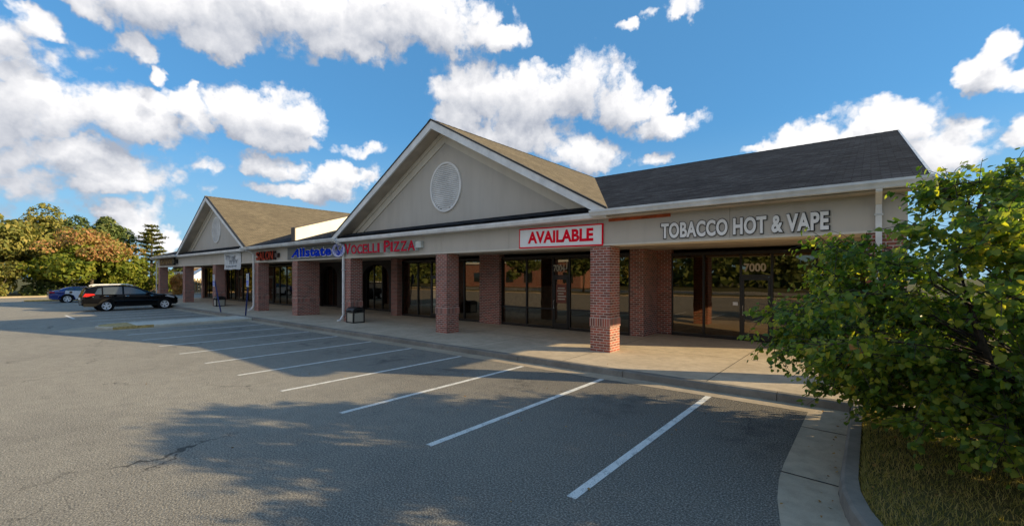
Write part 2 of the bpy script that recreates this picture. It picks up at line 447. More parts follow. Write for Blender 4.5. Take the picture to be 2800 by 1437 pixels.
def cloud_group(fine=True):
    """density of the cumulus field over (azimuth, elevation) in radians"""
    g = bpy.data.node_groups.new('cloud_density', 'ShaderNodeTree')
    g.interface.new_socket('Position', in_out='INPUT', socket_type='NodeSocketVector')
    g.interface.new_socket('Density', in_out='OUTPUT', socket_type='NodeSocketFloat')
    t = NT(g); gi = t.n('NodeGroupInput'); go = t.n('NodeGroupOutput')
    p = gi.outputs[0]
    w = t.noise(p, 7.0, 1, .5).outputs['Color']
    w2 = t.noise(p, 28.0, 3, .65).outputs['Color']
    pw = t.vm('ADD', p, t.vm('MULTIPLY', t.vm('SUBTRACT', w, (.5, .5, .5)), (.10, .07, 0)))
    pw = t.vm('ADD', pw, t.vm('MULTIPLY', t.vm('SUBTRACT', w2, (.5, .5, .5)), (.05, .042, 0)))
    M_ = None
    for (az, el, ra, re, flat) in CLOUDS:
        d = t.vm('MULTIPLY', t.vm('SUBTRACT', pw, (az, el, 0)), (1 / ra, 1 / re, 0))
        if flat > 1:
            d = t.vm('MAXIMUM', d, t.vm('MULTIPLY', d, (-1, -flat, 0)))
        q = t.vm('DOT_PRODUCT', d, d)
        if flat < 1: q = t.math('ADD', q, 1 - flat)
        M_ = q if M_ is None else t.math('SMOOTH_MIN', M_, q, .25)
    mask = t.math('SUBTRACT', 1.0, M_)
    mask = t.math('MAXIMUM', mask, -1.2)
    if not fine:
        t.L.new(mask, go.inputs[0]); return g
    vo = t.n('ShaderNodeTexVoronoi'); vo.feature = 'F1'
    t.L.new(pw, vo.inputs['Vector']); vo.inputs['Scale'].default_value = 26; vo.inputs['Detail'].default_value = 1.0
    vo.inputs['Roughness'].default_value = .55
    bil = t.math('SUBTRACT', .5, vo.outputs['Distance'])
    f1 = t.math('SUBTRACT', t.noise(p, 13, 8, .68).outputs['Fac'], .5)
    d = t.math('ADD', mask, t.math('MULTIPLY', bil, .75))
    d = t.math('ADD', d, t.math('MULTIPLY', f1, 1.9))
    t.L.new(d, go.inputs[0])
    return g

# puffs: azimuth, elevation, half-widths (radians), flattening of the underside
CLOUDS = [
(-1.329,0.452,0.165,0.055,1.0),
(-1.126,0.496,0.255,0.070,1.0),
(-0.902,0.522,0.224,0.066,1.0),
(-1.394,0.382,0.044,0.028,0.8),
(-0.735,0.508,0.104,0.031,1.0),
(-1.287,0.412,0.058,0.030,1.0),
(-1.034,0.456,0.101,0.036,1.0),
(-1.443,0.420,0.030,0.023,1.0),
(-1.520,0.384,0.036,0.030,1.0),
(-1.497,0.374,0.018,0.017,1.0),
(-1.493,0.246,0.087,0.053,1.4),
(-1.394,0.263,0.104,0.054,1.4),
(-1.317,0.289,0.046,0.042,1.0),
(-1.462,0.205,0.092,0.027,1.0),
(-1.549,0.226,0.044,0.050,1.3),
(-1.305,0.321,0.016,0.015,1.0),
(-1.210,0.291,0.100,0.051,1.3),
(-1.144,0.312,0.057,0.053,1.3),
(-1.169,0.268,0.075,0.027,1.0),
(-1.409,0.163,0.061,0.035,1.5),
(-1.462,0.176,0.029,0.016,0.6),
(-1.439,0.146,0.035,0.017,1.0),
(-1.176,0.207,0.085,0.034,1.5),
(-1.058,0.193,0.095,0.038,1.5),
(-1.111,0.166,0.110,0.025,1.0),
(-1.018,0.258,0.072,0.022,0.5),
(-1.394,0.099,0.052,0.036,1.3),
(-1.510,0.127,0.026,0.022,0.6),
(-1.340,0.068,0.036,0.030,1.0),
(-0.761,0.399,0.109,0.069,1.2),
(-0.645,0.381,0.142,0.078,1.2),
(-0.538,0.396,0.121,0.068,1.2),
(-0.434,0.359,0.081,0.049,1.2),
(-0.681,0.309,0.142,0.056,1.0),
(-0.520,0.269,0.102,0.042,1.0),
(-0.351,0.317,0.081,0.028,1.0),
(-0.363,0.360,0.033,0.029,1.0),
(-0.806,0.347,0.056,0.075,1.0),
(0.159,0.338,0.030,0.024,1.0),
(0.134,0.305,0.038,0.029,1.0),
(0.170,0.285,0.025,0.023,1.0),
(0.021,0.252,0.072,0.048,1.3),
(-0.094,0.249,0.092,0.037,1.3),
(0.071,0.198,0.071,0.047,1.0),
(-0.028,0.235,0.096,0.043,1.0),
(-0.179,0.240,0.044,0.019,0.5),
(0.165,0.206,0.031,0.036,1.2),
(-0.312,0.520,0.062,0.023,0.6),
(-0.430,0.500,0.029,0.016,0.5),
(-1.360,0.342,0.020,0.022,0.6),
(-0.367,0.243,0.065,0.026,0.6),
(-0.384,0.513,0.028,0.014,0.4),
(-1.299,0.206,0.038,0.018,0.3),
(1.114,0.257,0.450,0.158,1.3),  # from here on clouds outside the view, added to whiten the ambient fill
(1.150,0.371,0.370,0.116,1.3),
(-2.411,0.186,0.348,0.152,1.3),
(2.580,0.460,0.434,0.196,1.3),
(1.958,0.496,0.424,0.129,1.3),
(0.756,0.685,0.325,0.131,1.3),
(2.753,0.569,0.258,0.171,1.3),
(2.341,0.173,0.415,0.193,1.3),
(1.631,0.485,0.325,0.174,1.3),
(-2.464,0.247,0.457,0.166,1.3),
(-2.631,0.596,0.357,0.176,1.3),
(-1.800,0.179,0.462,0.139,1.3),
(2.789,0.205,0.425,0.129,1.3),
(-1.831,0.280,0.390,0.140,1.3),
(-2.928,0.234,0.295,0.175,1.3),
(-2.336,0.449,0.480,0.121,1.3),
(-1.917,0.218,0.491,0.162,1.3),
(-2.954,0.683,0.447,0.179,1.3),
(0.980,0.334,0.271,0.119,1.3),
(1.659,0.618,0.282,0.130,1.3),
(2.845,0.613,0.491,0.171,1.3),
(1.658,0.436,0.426,0.105,1.3),
(-2.644,0.334,0.397,0.167,1.3)
]
world = bpy.data.worlds.new('World'); scene.world = world; world.use_nodes = True
def make_sky():
    t = NT(world.node_tree); bg = t.N['Background']
    sky = t.n('ShaderNodeTexSky'); sky.sky_type = 'NISHITA'; sky.sun_disc = False
    sky.sun_elevation = SUN_EL; sky.sun_rotation = SUN_AZ; sky.air_density = 1.0; sky.dust_density = .3; sky.ozone_density = 2.5
    dirv = t.n('ShaderNodeTexCoord').outputs['Generated']
    s = t.n('ShaderNodeSeparateXYZ'); t.L.new(dirv, s.inputs[0])
    az = t.math('ARCTAN2', s.outputs['X'], s.outputs['Y'])
    el = t.math('ARCSINE', s.outputs['Z'])
    cp = t.n('ShaderNodeCombineXYZ'); t.L.new(az, cp.inputs[0]); t.L.new(el, cp.inputs[1])
    P = cp.outputs[0]
    g = cloud_group(); gm = cloud_group(False)
    def dens(off, grp=None):
        x = t.n('ShaderNodeGroup'); x.node_tree = grp or g
        t.L.new(P if off is None else t.vm('ADD', P, off), x.inputs[0]); return x.outputs[0]
    d0 = dens(None); d1 = dens((.012, .030, 0)); m0 = dens(None, gm); m1 = dens((.02, .06, 0), gm)
    alpha = t.maprange(d0, -.42, .34, 0, 1, True)
    lit = t.math('ADD', t.math('MULTIPLY', t.math('SUBTRACT', d0, d1), .55), t.math('MULTIPLY', t.math('SUBTRACT', m0, m1), .45))
    thick = t.maprange(d0, .2, 1.1, 0, .22)
    lf = t.math('SUBTRACT', t.math('ADD', lit, .62), thick)
    lf = t.maprange(lf, .08, 1.25, 0, 1)
    ccol = t.mix(lf, SKY_SHADE, SKY_LIT)
    base = t.mix(1.0, sky.outputs[0], SKY_TINT, 'MULTIPLY')
    base = t.mix(.55, base, SKY_BLUE)
    # pale haze low over the horizon
    base = t.mix(t.maprange(el, .0, .32, .75, 0, True), base, SKY_HAZE)
    # keep the sky saturated above, paler toward the horizon (air thickness is in the sky texture already)
    out = t.mix(alpha, base, ccol)
    t.L.new(out, bg.inputs[0]); bg.inputs[1].default_value = SKY_STRENGTH
SKY_STRENGTH = .064
SKY_TINT = C(.41, .76, .93)
SKY_BLUE = C(.60, 1.85, 3.6)
SKY_HAZE = C(1.9, 3.0, 3.95)
SKY_SHADE = C(2.15, 2.35, 2.8); SKY_LIT = C(5.3, 5.25, 5.3)
make_sky()
world.cycles.sampling_method = 'MANUAL'; world.cycles.sample_map_resolution = 256
scene.view_settings.view_transform = 'Standard'; scene.view_settings.look = 'None'
scene.view_settings.exposure = EXPOSURE; scene.view_settings.gamma = 1.0
scene.cycles.max_bounces = 6; scene.cycles.transparent_max_bounces = 12
scene.cycles.caustics_reflective = False; scene.cycles.caustics_refractive = False
# ------------------------------------------------------------------ ground, lot, walk, curbs
Z_LAWN = .125
def pan_x(y):   # outer edge of the gutter pan along the lawn island
    return -.83 + (.075 * (6.3 - y) ** 2 if y < 6.3 else 0)
def kerb_x(y):
    return -.275 + (.17 * (6.0 - y) ** 2 if y < 6.0 else 0)
def make_ground():
    mb = MB(); mb.face([(-700, -700, -.03), (700, -700, -.03), (700, 700, -.03), (-700, 700, -.03)])
    setp(mb.build('ground', M['lawn']), kind='structure')
    mb = MB()
    mb.face([(-72, -40, 0), (40, -40, 0), (40, 9.0, 0), (-72, 9.0, 0)])
    mb.face([(-72, 9.0, 0), (-53.5, 9.0, 0), (-53.5, 40, 0), (-72, 40, 0)])
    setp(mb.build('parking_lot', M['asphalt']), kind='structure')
    # gutter pan along the walk (3 mm above the asphalt) and along the lawn
    mb = MB()
    mb.face([(-53, 8.97, .004), (-.83, 8.97, .004), (-.28, 9.42, .004), (-53, 9.42, .004)])
    ys = [8.97, 8.0, 7.0, 6.3, 5.8, 5.3, 4.8, 4.4, 4.0, 3.6, 3.2]
    for a, b in zip(ys, ys[1:]):
        mb.face([(pan_x(a), a, .004), (pan_x(b), b, .004), (kerb_x(b) if b > 2 else 3, b, .004), (kerb_x(a), a + (.45 if a > 8.9 else 0), .004)])
    setp(mb.build('gutter_pan', M['pan']), kind='structure')
    # dark joints across the pan, a few mm proud
    mb = MB()
    for y in (8.05, 6.05):
        mb.face([(pan_x(y), y + .012, .008), (pan_x(y), y - .012, .008), (kerb_x(y), y - .06, .008), (kerb_x(y), y - .036, .008)])
    setp(mb.build('pan_joints', M['drip']), kind='structure')
    # walk slab
    mb = MB(); mb.box(-53.2, -.29, 9.58, 16.4, .0, .15); mb.box(-.29, 12, 9.58, 13.2, 0, .149)
    setp(mb.build('sidewalk', M['walk']), kind='structure')
    mb = MB()
    x = -53.2
    while x < -.3:
        x2 = min(x + 3.05, -.275)
        mb.prism([(9.40, 0), (9.42, .125), (9.45, .15), (9.578, .153), (9.578, 0)], 'x', x + .006, x2 - .006)
        x = x2
    # the kerb turns along the lawn
    prof = [(0, 0), (.02, .13), (.05, .155), (.17, .155), (.17, 0)]
    ys = [9.40, 8.6, 7.8, 7.0, 6.4, 6.0, 5.6, 5.2, 4.9, 4.6, 4.3, 4.0, 3.7]
    for k, (a, b) in enumerate(zip(ys, ys[1:])):
        def ring(y):
            n = Vector((1, (0 if y >= 6 else .34 * (6 - y)), 0)).normalized()
            return [(kerb_x(y) + u * n.x, y + u * n.y, z) for u, z in prof]
        A, B = ring(a), ring(b)
        for i in range(len(prof)):
            j = (i + 1) % len(prof); mb.face([A[i], A[j], B[j], B[i]])
    setp(mb.build('curb', M['kerb']), kind='structure')
    # raised lawn right of the kerb
    mb = MB(); e = [(kerb_x(y) + .12, y) for y in [9.55, 8.6, 7.8, 7.0, 6.4, 6.0, 5.6, 5.2, 4.9, 4.6, 4.3, 4.0]]
    e += [(14, 3.9), (14, 9.55)]
    mb.prism(e, 'z', -.02, Z_LAWN)
    mb.face([(12, 9.55, .12), (40, 9.55, .12), (40, 60, .12), (12, 60, .12)])
    mb.face([(.9, 13.22, .12), (12, 13.22, .12), (12, 60, .12), (.9, 60, .12)])
    setp(mb.build('lawn', M['lawn']), kind='structure')
    # concrete median nose at the accessible bays
    def nose(cx, hw, y0, y1, n=9):
        pts = [(cx + hw, y1), (cx - hw, y1)]
        pts += [(cx - hw * math.cos(math.pi * k / n), y0 + hw - hw * math.sin(math.pi * k / n)) for k in range(n + 1)]
        return pts
    mb = MB(); mb.prism(nose(-26.25, 1.45, 2.35, 8.95), 'z', 0, .006)
    setp(mb.build('median_apron', M['pan']), kind='structure')
    mb = MB(); mb.prism(nose(-26.3, 1.05, 3.5, 9.4), 'z', 0, .13)
    setp(mb.build('median', M['island'], bevel=.03), kind='structure')
    mb = MB(); mb.prism(nose(-26.3, .98, 3.57, 4.7), 'z', .13, .136)
    mb.prism([(-25.24, 3.9), (-25.24, 5.3), (-25.235, 5.3), (-25.235, 3.9)], 'z', .01, .135)
    setp(mb.build('median_paint_marking', M['yellow_paint']), kind='structure')
    # small far island, verge at the far edge of the lot
    mb = MB(); mb.prism(nose(-60.3, 1.0, 3.2, 9), 'z', 0, .13)
    setp(mb.build('far_median', M['yellow_paint'], bevel=.02), kind='structure')
    mb = MB(); mb.box(-72.3, -72, -40, 40, 0, .14)
    setp(mb.build('far_curb', M['pan']), kind='structure')
    mb = MB(); mb.box(-90, -72.3, -40, 60, 0, .12)
    setp(mb.build('far_verge', M['lawn']), kind='structure')
    # stall lines
    xs = [-2.42 - 2.255 * k for k in range(11)]
    words = ['first', 'second', 'third', 'fourth', 'fifth', 'sixth', 'seventh', 'eighth', 'ninth', 'tenth', 'eleventh']
    base = None
    for k, x in enumerate(xs):
        if base is None:
            mb = MB(); mb.face([(-.055, 3.95, .005), (.055, 3.95, .005), (.055, 9.0 - .04, .005), (-.055, 9.0 - .04, .005)])
            o = base = mb.build('parking_line', M['paint'])
        else:
            o = base.copy(); COL.objects.link(o)
        o.location = (x, 0, 0)
        setp(o, '%s white stall line counted from the lawn curb at right' % words[k], 'road marking', 'white stall lines', 'structure')
    for k, x in enumerate((-29.2, -31.4, -33.6, -35.8, -38.2)):
        o = base.copy(); COL.objects.link(o); o.location = (x, 0, 0)
        setp(o, '%s worn hatch line in the bay beyond the concrete median' % words[k], 'road marking', 'worn lines of the accessible bay', 'structure')
    mb = MB(); mb.face([(-37, 3.55, .005), (-33.6, 3.55, .005), (-33.6, 3.68, .005), (-37, 3.68, .005)])
    setp(mb.build('bay_end_line', M['paint']), 'short white line closing the hatched bay near the black car', 'road marking', None, 'structure')

def make_grass():
    n = 26000
    u = RNG.random(n); v = RNG.random(n)
    y = 4.2 + 5.3 * u; x0 = np.where(y < 6, -.275 + .17 * (6 - y) ** 2, -.275) + .19
    x = x0 + (4.6 * v ** 1.4)
    h = RNG.uniform(.02, .065, n); a = RNG.uniform(0, 2 * np.pi, n); w = RNG.uniform(.0025, .005, n)
    ln = RNG.uniform(.0, .05, n); b = RNG.uniform(0, 2 * np.pi, n)
    V = np.zeros((n, 4, 3))
    V[:, 0] = np.stack([x - np.cos(a) * w, y - np.sin(a) * w, np.full(n, Z_LAWN)], 1)
    V[:, 1] = np.stack([x + np.cos(a) * w, y + np.sin(a) * w, np.full(n, Z_LAWN)], 1)
    V[:, 2] = np.stack([x + np.cos(b) * ln + np.cos(a) * w * .3, y + np.sin(b) * ln + np.sin(a) * w * .3, Z_LAWN + h], 1)
    V[:, 3] = np.stack([x + np.cos(b) * ln - np.cos(a) * w * .3, y + np.sin(b) * ln - np.sin(a) * w * .3, Z_LAWN + h], 1)
    o = fastmesh('grass', V.reshape(-1, 3), np.arange(n * 4), 4, M['grass'])
    setp(o, 'short patchy grass on the lawn under the leafy tree', 'grass', None, 'stuff')
    # fallen leaves, scattered over lawn, gutter and lot
    n = 240
    k = RNG.random(n)
    x = np.where(k < .62, RNG.uniform(-.1, 3.5, n), np.where(k < .72, RNG.uniform(-.42, -.29, n), RNG.uniform(-14, -.5, n)))
    y = np.where(k < .62, RNG.uniform(4.5, 9.3, n), np.where(k < .8, RNG.uniform(4.5, 9, n), RNG.uniform(2, 11, n)))
    keep = (x > np.where(y < 6, -.275 + .17 * (6 - y) ** 2, -.275) + .2) | (k >= .62)
    x, y, k = x[keep], y[keep], k[keep]; n = len(x)
    z = np.where(k < .62, Z_LAWN + .045, .02); z = np.where((k >= .62) & (y > 9.4), .17, z)
    P = np.stack([x, y, z], 1)
    s = RNG.uniform(.014, .036, n)
    nrm = np.stack([RNG.normal(0, .45, n), RNG.normal(0, .45, n), np.ones(n)], 1)
    V, F = leaf_geo(P, nrm, RNG.normal(0, 1, (n, 3)), s)
    o = fastmesh('fallen_leaves', V, F, 5, M['litter'])
    setp(o, 'dry fallen leaves strewn over lawn and gutter', 'leaves', None, 'stuff')

LEAF = np.array([(0, 0, 0), (.36, -.10, .10), (.56, .22, .16), (.40, .66, .08), (0, 1.05, -.10), (-.40, .66, .08), (-.56, .22, .16), (-.36, -.10, .10)])
def leaf_geo(P, nrm, tip, size):
    """heart-shaped folded leaves at points P: returns vertices and flat faces (5-gons, two per leaf)"""
    n = len(P)
    N = nrm / np.linalg.norm(nrm, axis=1, keepdims=True)
    T = tip - N * (tip * N).sum(1, keepdims=True); T /= np.linalg.norm(T, axis=1, keepdims=True) + 1e-9
    B = np.cross(T, N)
    s = size[:, None, None]
    V = P[:, None, :] + s * (LEAF[None, :, 0, None] * B[:, None, :] + LEAF[None, :, 1, None] * T[:, None, :] + LEAF[None, :, 2, None] * N[:, None, :])
    base = (np.arange(n) * 8)[:, None]
    F = np.concatenate([base + np.array([0, 1, 2, 3, 4]), base + np.array([0, 4, 5, 6, 7])], 1).reshape(-1)
    return V.reshape(-1, 3), F
M['litter'] = leaf_mat('fallen_leaf_litter', [(0, C(.10, .05, .02)), (.4, C(.22, .12, .04)), (.75, C(.34, .20, .05)), (1, C(.36, .07, .03))], .15, .7)
make_ground(); make_grass()
# ------------------------------------------------------------------ the shopping strip (one thing, many parts)
EAVE_Y, EAVE_Z, RIDGE_Y, RIDGE_Z = 10.95, 4.09, 23.5, 8.10
FY = 11.40            # front plane of the fascia and columns
BX0, BX1 = -53.0, .86
SL = math.hypot(RIDGE_Y - EAVE_Y, RIDGE_Z - EAVE_Z) / (RIDGE_Y - EAVE_Y)
strip = thing('shopping_strip', (-26, 14, .15), 'long single-storey brick and stucco shopping strip with two front gables', 'building')

def cyl_uv(pts, f): return [f(p) for p in pts]

def roofs():
    f = lambda p: (p[0], (p[1] - EAVE_Y) * SL)
    th = .06
    mb = MB()
    for (x0, x1) in ((BX0, BX1),):
        a = [(x0, EAVE_Y, EAVE_Z + th), (x1, EAVE_Y, EAVE_Z + th), (x1, RIDGE_Y, RIDGE_Z + th), (x0, RIDGE_Y, RIDGE_Z + th)]
        mb.face(a, cyl_uv(a, f))
        bk = 2 * RIDGE_Y - EAVE_Y
        a = [(x1, bk, EAVE_Z + th), (x0, bk, EAVE_Z + th), (x0, RIDGE_Y, RIDGE_Z + th), (x1, RIDGE_Y, RIDGE_Z + th)]
        mb.face(a, [(p[0], (bk - p[1]) * SL) for p in a])
        a = [(x0, EAVE_Y + .02, EAVE_Z), (x0, RIDGE_Y, RIDGE_Z), (x1, RIDGE_Y, RIDGE_Z), (x1, EAVE_Y + .02, EAVE_Z)]
        mb.face(a)
        a = [(x0, bk, EAVE_Z), (x1, bk, EAVE_Z), (x1, RIDGE_Y, RIDGE_Z), (x0, RIDGE_Y, RIDGE_Z)]; mb.face(a)
    roof = mb.build('main_roof', M['shingle_shaded'], strip)
    mb = MB()
    # ridge caps as short lapped pieces
    x = BX0
    while x < BX1 - .02:
        x2 = min(x + .3, BX1)
        z0, z1 = RIDGE_Z + th + .012, RIDGE_Z + th + .022
        for s in (-1, 1):
            mb.face([(x, RIDGE_Y, z1), (x2, RIDGE_Y, z0), (x2, RIDGE_Y + s * .16, z0 - .05), (x, RIDGE_Y + s * .16, z1 - .05)])
        x = x2
    mb.build('ridge_cap', M['shingle_shaded'], roof)
    # rake board and gable end wall at the right and left ends
    for (x0, x1, wx) in ((BX1 - .03, BX1 + .02, .553), (BX0 - .02, BX0 + .03, BX0 + .35)):
        mb = MB(); bk = 2 * RIDGE_Y - EAVE_Y
        mb.prism([(EAVE_Y, EAVE_Z - .18), (EAVE_Y, EAVE_Z + th + .004), (RIDGE_Y, RIDGE_Z + th + .004), (bk, EAVE_Z + th + .004), (bk, EAVE_Z - .18), (RIDGE_Y, RIDGE_Z - .18)], 'x', x0, x1)
        mb.build('rake_board', M['white_trim'], strip)
        mb = MB(); w0, w1 = sorted((wx, wx - .2 if wx > -10 else wx + .2))
        mb.prism([(FY + .004, EAVE_Z + .12), (RIDGE_Y, RIDGE_Z - .04), (bk - .5, EAVE_Z + .12), (bk - .5, 3.205), (FY + .004, 3.205)], 'x', w0, w1)
        mb.build('end_wall', M['stucco'], strip)

def gable(cx, tag_label):
    hw, y0, yw, zt, ze = 7.2, 11.0, 11.68, 8.10, 4.10
    sl = (zt - ze) / hw; k = math.hypot(1, sl)
    roof_mb = MB(); th = .10
    top = lambda x: zt - abs(x - cx) * sl
    def vy(x): return EAVE_Y + (top(x) - EAVE_Z) / (RIDGE_Z - EAVE_Z) * (RIDGE_Y - EAVE_Y)
    for s in (-1, 1):
        x1 = cx + s * hw
        a = [(cx, y0 - .06, zt + th), (x1 + s * .05, y0 - .06, ze + th - .05 * sl), (x1 + s * .05, y0 + .2, ze + th - .05 * sl), (cx, RIDGE_Y + .3, zt + th)]
        uv = [((p[1]), (hw - abs(p[0] - cx)) * k) for p in a]
        roof_mb.face(a if s > 0 else a[::-1], uv if s > 0 else uv[::-1])
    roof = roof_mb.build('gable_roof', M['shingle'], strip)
    mb = MB()
    y = y0 - .08
    while y < RIDGE_Y:
        y2 = min(y + .3, RIDGE_Y + .1)
        for s in (-1, 1):
            mb.face([(cx, y, zt + th + .022), (cx, y2, zt + th + .012), (cx + s * .17, y2, zt + th + .012 - .17 * sl), (cx + s * .17, y, zt + th + .022 - .17 * sl)])
        y = y2
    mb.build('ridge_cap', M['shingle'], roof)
    # drip edge: dark thin line over the rake boards
    mb = MB()
    for s in (-1, 1):
        x1 = cx + s * (hw + .06)
        mb.prism([(cx, zt + th + .012), (x1, top(x1) + th + .012), (x1, top(x1) + th - .045), (cx, zt + th - .045)], 'y', y0 - .075, y0 + .05)
    mb.build('drip_edge', M['drip'], roof)
    for s in (-1, 1):
        mb = MB(); x1 = cx + s * hw; d = .255
        mb.prism([(cx, zt + th - .047), (x1 + s * .02, top(x1) + th - .047), (x1 + s * .02, top(x1) - d + .06), (cx, zt - d * 1.08 + .03)], 'y', y0 - .05, y0 + .02)
        mb.build('rake_board', M['white_trim'], strip)
        # sloping soffit between rake board and wall
        mb = MB(); z_ = -.16
        mb.face([(cx, y0 + .02, zt + z_), (x1, y0 + .02, top(x1) + z_), (x1, yw, top(x1) + z_), (cx, yw, zt + z_)])
        mb.build('rake_soffit', M['soffit'], strip)
        # cream frieze moulding under the soffit, in two steps
        mb = MB(); zz = -.165; xa = cx + s * (hw - 1.05)
        for (t0, t1, yy) in ((.0, .17, yw - .11), (.17, .46, yw - .05)):
            mb.prism([(cx, zt + zz - t0), (cx + s * (hw - .55 - t0 / sl), ze + .55 * sl + zz + .0), (cx + s * (hw - .55 - t1 / sl), ze + .55 * sl + zz), (cx, zt + zz - t1)], 'y', yy, yw - .001)
        mb.build('frieze_molding', M['molding'], strip)
    # wall of the gable
    mb = MB(); mb.prism([(cx - hw + .2, 4.1), (cx + hw - .2, 4.1), (cx, zt - .15)], 'y', yw, yw + .15)
    wall = mb.build('gable_wall', M['gable_stucco'], strip)
    # oval louvred vent
    n = 40; rx, rz, vz = .80, .89, 5.76
    mb = MB()
    for i in range(n):
        a, b = 2 * math.pi * i / n, 2 * math.pi * (i + 1) / n
        P = lambda q, r, y: (cx + .04 + math.cos(q) * (rx + r), y, vz + math.sin(q) * (rz + r))
        mb.face([P(a, .0, yw - .06), P(b, .0, yw - .06), P(b, .075, yw - .06), P(a, .075, yw - .06)])
        mb.face([P(a, .075, yw - .06), P(b, .075, yw - .06), P(b, .075, yw), P(a, .075, yw)])
        mb.face([P(b, 0, yw - .06), P(a, 0, yw - .06), P(a, 0, yw), P(b, 0, yw)])
    vent = mb.build('oval_vent', M['white_trim'], strip)
    mb = MB(); z = vz - rz + .03
    while z < vz + rz - .03:
        w = rx * math.sqrt(max(0, 1 - ((z - vz) / rz) ** 2))
        if w > .06:
            mb.face([(cx + .04 - w, yw - .05, z), (cx + .04 + w, yw - .05, z), (cx + .04 + w, yw - .008, z + .068), (cx + .04 - w, yw - .008, z + .068)])
            mb.face([(cx + .04 - w, yw - .05, z), (cx + .04 + w, yw - .05, z), (cx + .04 + w, yw - .046, z - .012), (cx + .04 - w, yw - .046, z - .012)])
        z += .075
    mb.build('louver', M['white_trim'], vent)
    # shingled ledge and white cornice under the gable
    mb = MB(); l0, l1 = cx - hw + .32, cx + hw - .32
    a = [(l0, y0 - .02, 4.115), (l1, y0 - .02, 4.115), (l1, yw, 4.36), (l0, yw, 4.36)]
    mb.face(a, [(p[0], p[1] * 1.06) for p in a])
    mb.face([(l0, y0 - .02, 4.085), (l1, y0 - .02, 4.085), (l1, y0 - .02, 4.115), (l0, y0 - .02, 4.115)])
    mb.build('ledge_roof', M['shingle_shaded'], strip)
    mb = MB(); mb.prism([(y0, 3.93), (y0 - .03, 4.03), (y0 - .01, 4.083), (FY - .002, 4.083), (FY - .002, 3.93)], 'x', cx - hw + .02, cx + hw - .02)
    mb.build('cornice', M['white_trim'], strip)

def fascia():
    # stucco beam in panels with thin joints
    xs = [BX0, -47.0, -42.4, -37.5, -31.0, -25.3, -19.9, -16.1, -12.75, -9.4, -6.1, -2.6, .55]
    mb = MB()
    for a, b in zip(xs, xs[1:]):
        mb.box(a + (.004 if a > BX0 else 0), b - .004 if b < .5 else b, FY, FY + .62, 3.215, 4.0)
    fb = mb.build('fascia_beam', M['stucco'], strip)
    mb = MB(); mb.box(BX0 + .004, .546, FY + .006, FY + .61, 3.26, 3.99); mb.build('joint_backing', M['drip'], fb)
    mb = MB(); mb.box(BX0, .55, FY - .03, FY + .63, 3.17, 3.215); mb.build('beam_trim', M['molding'], fb)
    mb = MB(); mb.box(-5.75, -4.0, FY - .004, FY, 3.84, 3.925); mb.build('faded_paint_band', M['old_paint'], fb)
    # side beam at the right end
    mb = MB(); mb.box(-.06, .55, FY + .63, 16.5, 3.2, 4.0); mb.build('side_beam', M['stucco'], strip)
    # porch ceiling
    mb = MB(); mb.box(BX0 + .1, -.07, FY + .635, 17.0, 3.30, 3.36); mb.build('porch_ceiling', M['soffit'], strip)
    # sloping shadow board behind the gutter
    for a, b in ((-5.6, BX1 - .04), (-30.6, -20.1), (BX0 + .05, -45.2)):
        mb = MB(); mb.box(a, b, EAVE_Y + .06, FY - .002, 3.93, 3.96); mb.build('eave_soffit', M['soffit'], strip)

def gutters():
    prof = [(10.80, 4.12), (10.80, 4.07), (10.83, 4.02), (10.85, 3.965), (10.99, 3.965), (10.99, 4.12), (10.975, 4.12), (10.975, 3.98), (10.86, 3.98), (10.815, 4.08), (10.815, 4.12)]
    for a, b in ((-6.05, BX1 + .02), (-31.0, -19.55), (BX0 - .05, -45.0)):
        mb = MB(); mb.prism(prof, 'x', a, b); mb.build('gutter', M['gutter'], strip)
    for x in (.12, -19.62, -30.2, -52.95):
        mb = MB()
        def bar(p, q, w=.05, d=.035):
            p, q = Vector(p), Vector(q)
            dv = (q - p).normalized(); ex = Vector((1, 0, 0)); ez = dv.cross(ex).normalized()
            A = [p + ex * sx * w + ez * sz * d for sx, sz in ((-1, -1), (1, -1), (1, 1), (-1, 1))]
            B = [v + (q - p) for v in A]
            for i in range(4):
                j = (i + 1) % 4; mb.face([A[i], A[j], B[j], B[i]])
            mb.face(A[::-1]); mb.face(B)
        yy = FY - .075
        bar((x, 10.9, 3.985), (x, 10.9, 3.93)); bar((x, 10.9, 3.94), (x, yy, 3.74)); bar((x, yy, 3.76), (x, yy, .42))
        bar((x, yy, .44), (x, yy - .16, .22)); bar((x, yy - .14, .235), (x, yy - .30, .20))
        dp = mb.build('downspout', M['white_trim'], strip)
        for z in (1.0, 2.6, 3.5):
            mb = MB(); mb.box(x - .07, x + .07, yy - .042, yy + .075, z, z + .04); mb.build('strap', M['gutter'], dp)

def columns():
    w, top = .62, 3.168
    proto = None
    for x0, d in ((-6.33, .62), (-13.06, .62), (-19.72, .62), (-30.27, .62), (-37.82, .62), (-45.06, .62), (-52.7, .62), (-.08, .62), (-25.08, 1.25)):
        if d < 1 and proto is not None:
            c = copy_tree(proto, strip); c.location = (x0 + w / 2 + 26, FY + .31 - 14, 0)
            continue
        mb = MB(); mb.box(-w / 2, w / 2, -.31, d - .31, 0, .72); mb.box(-w / 2, w / 2, -.31, d - .31, .96, top - .15)
        c = mb.build('brick_column', M['brick'])
        mb = MB(); mb.box(-w / 2 - .018, w / 2 + .018, -.31 - .018, d - .31 + .018, .72, .96)
        s = mb.build('soldier_course', M['soldier']); s.parent = c
        c.parent = strip; c.location = (x0 + w / 2 + 26, FY + .31 - 14, 0)
        if d < 1: proto = c

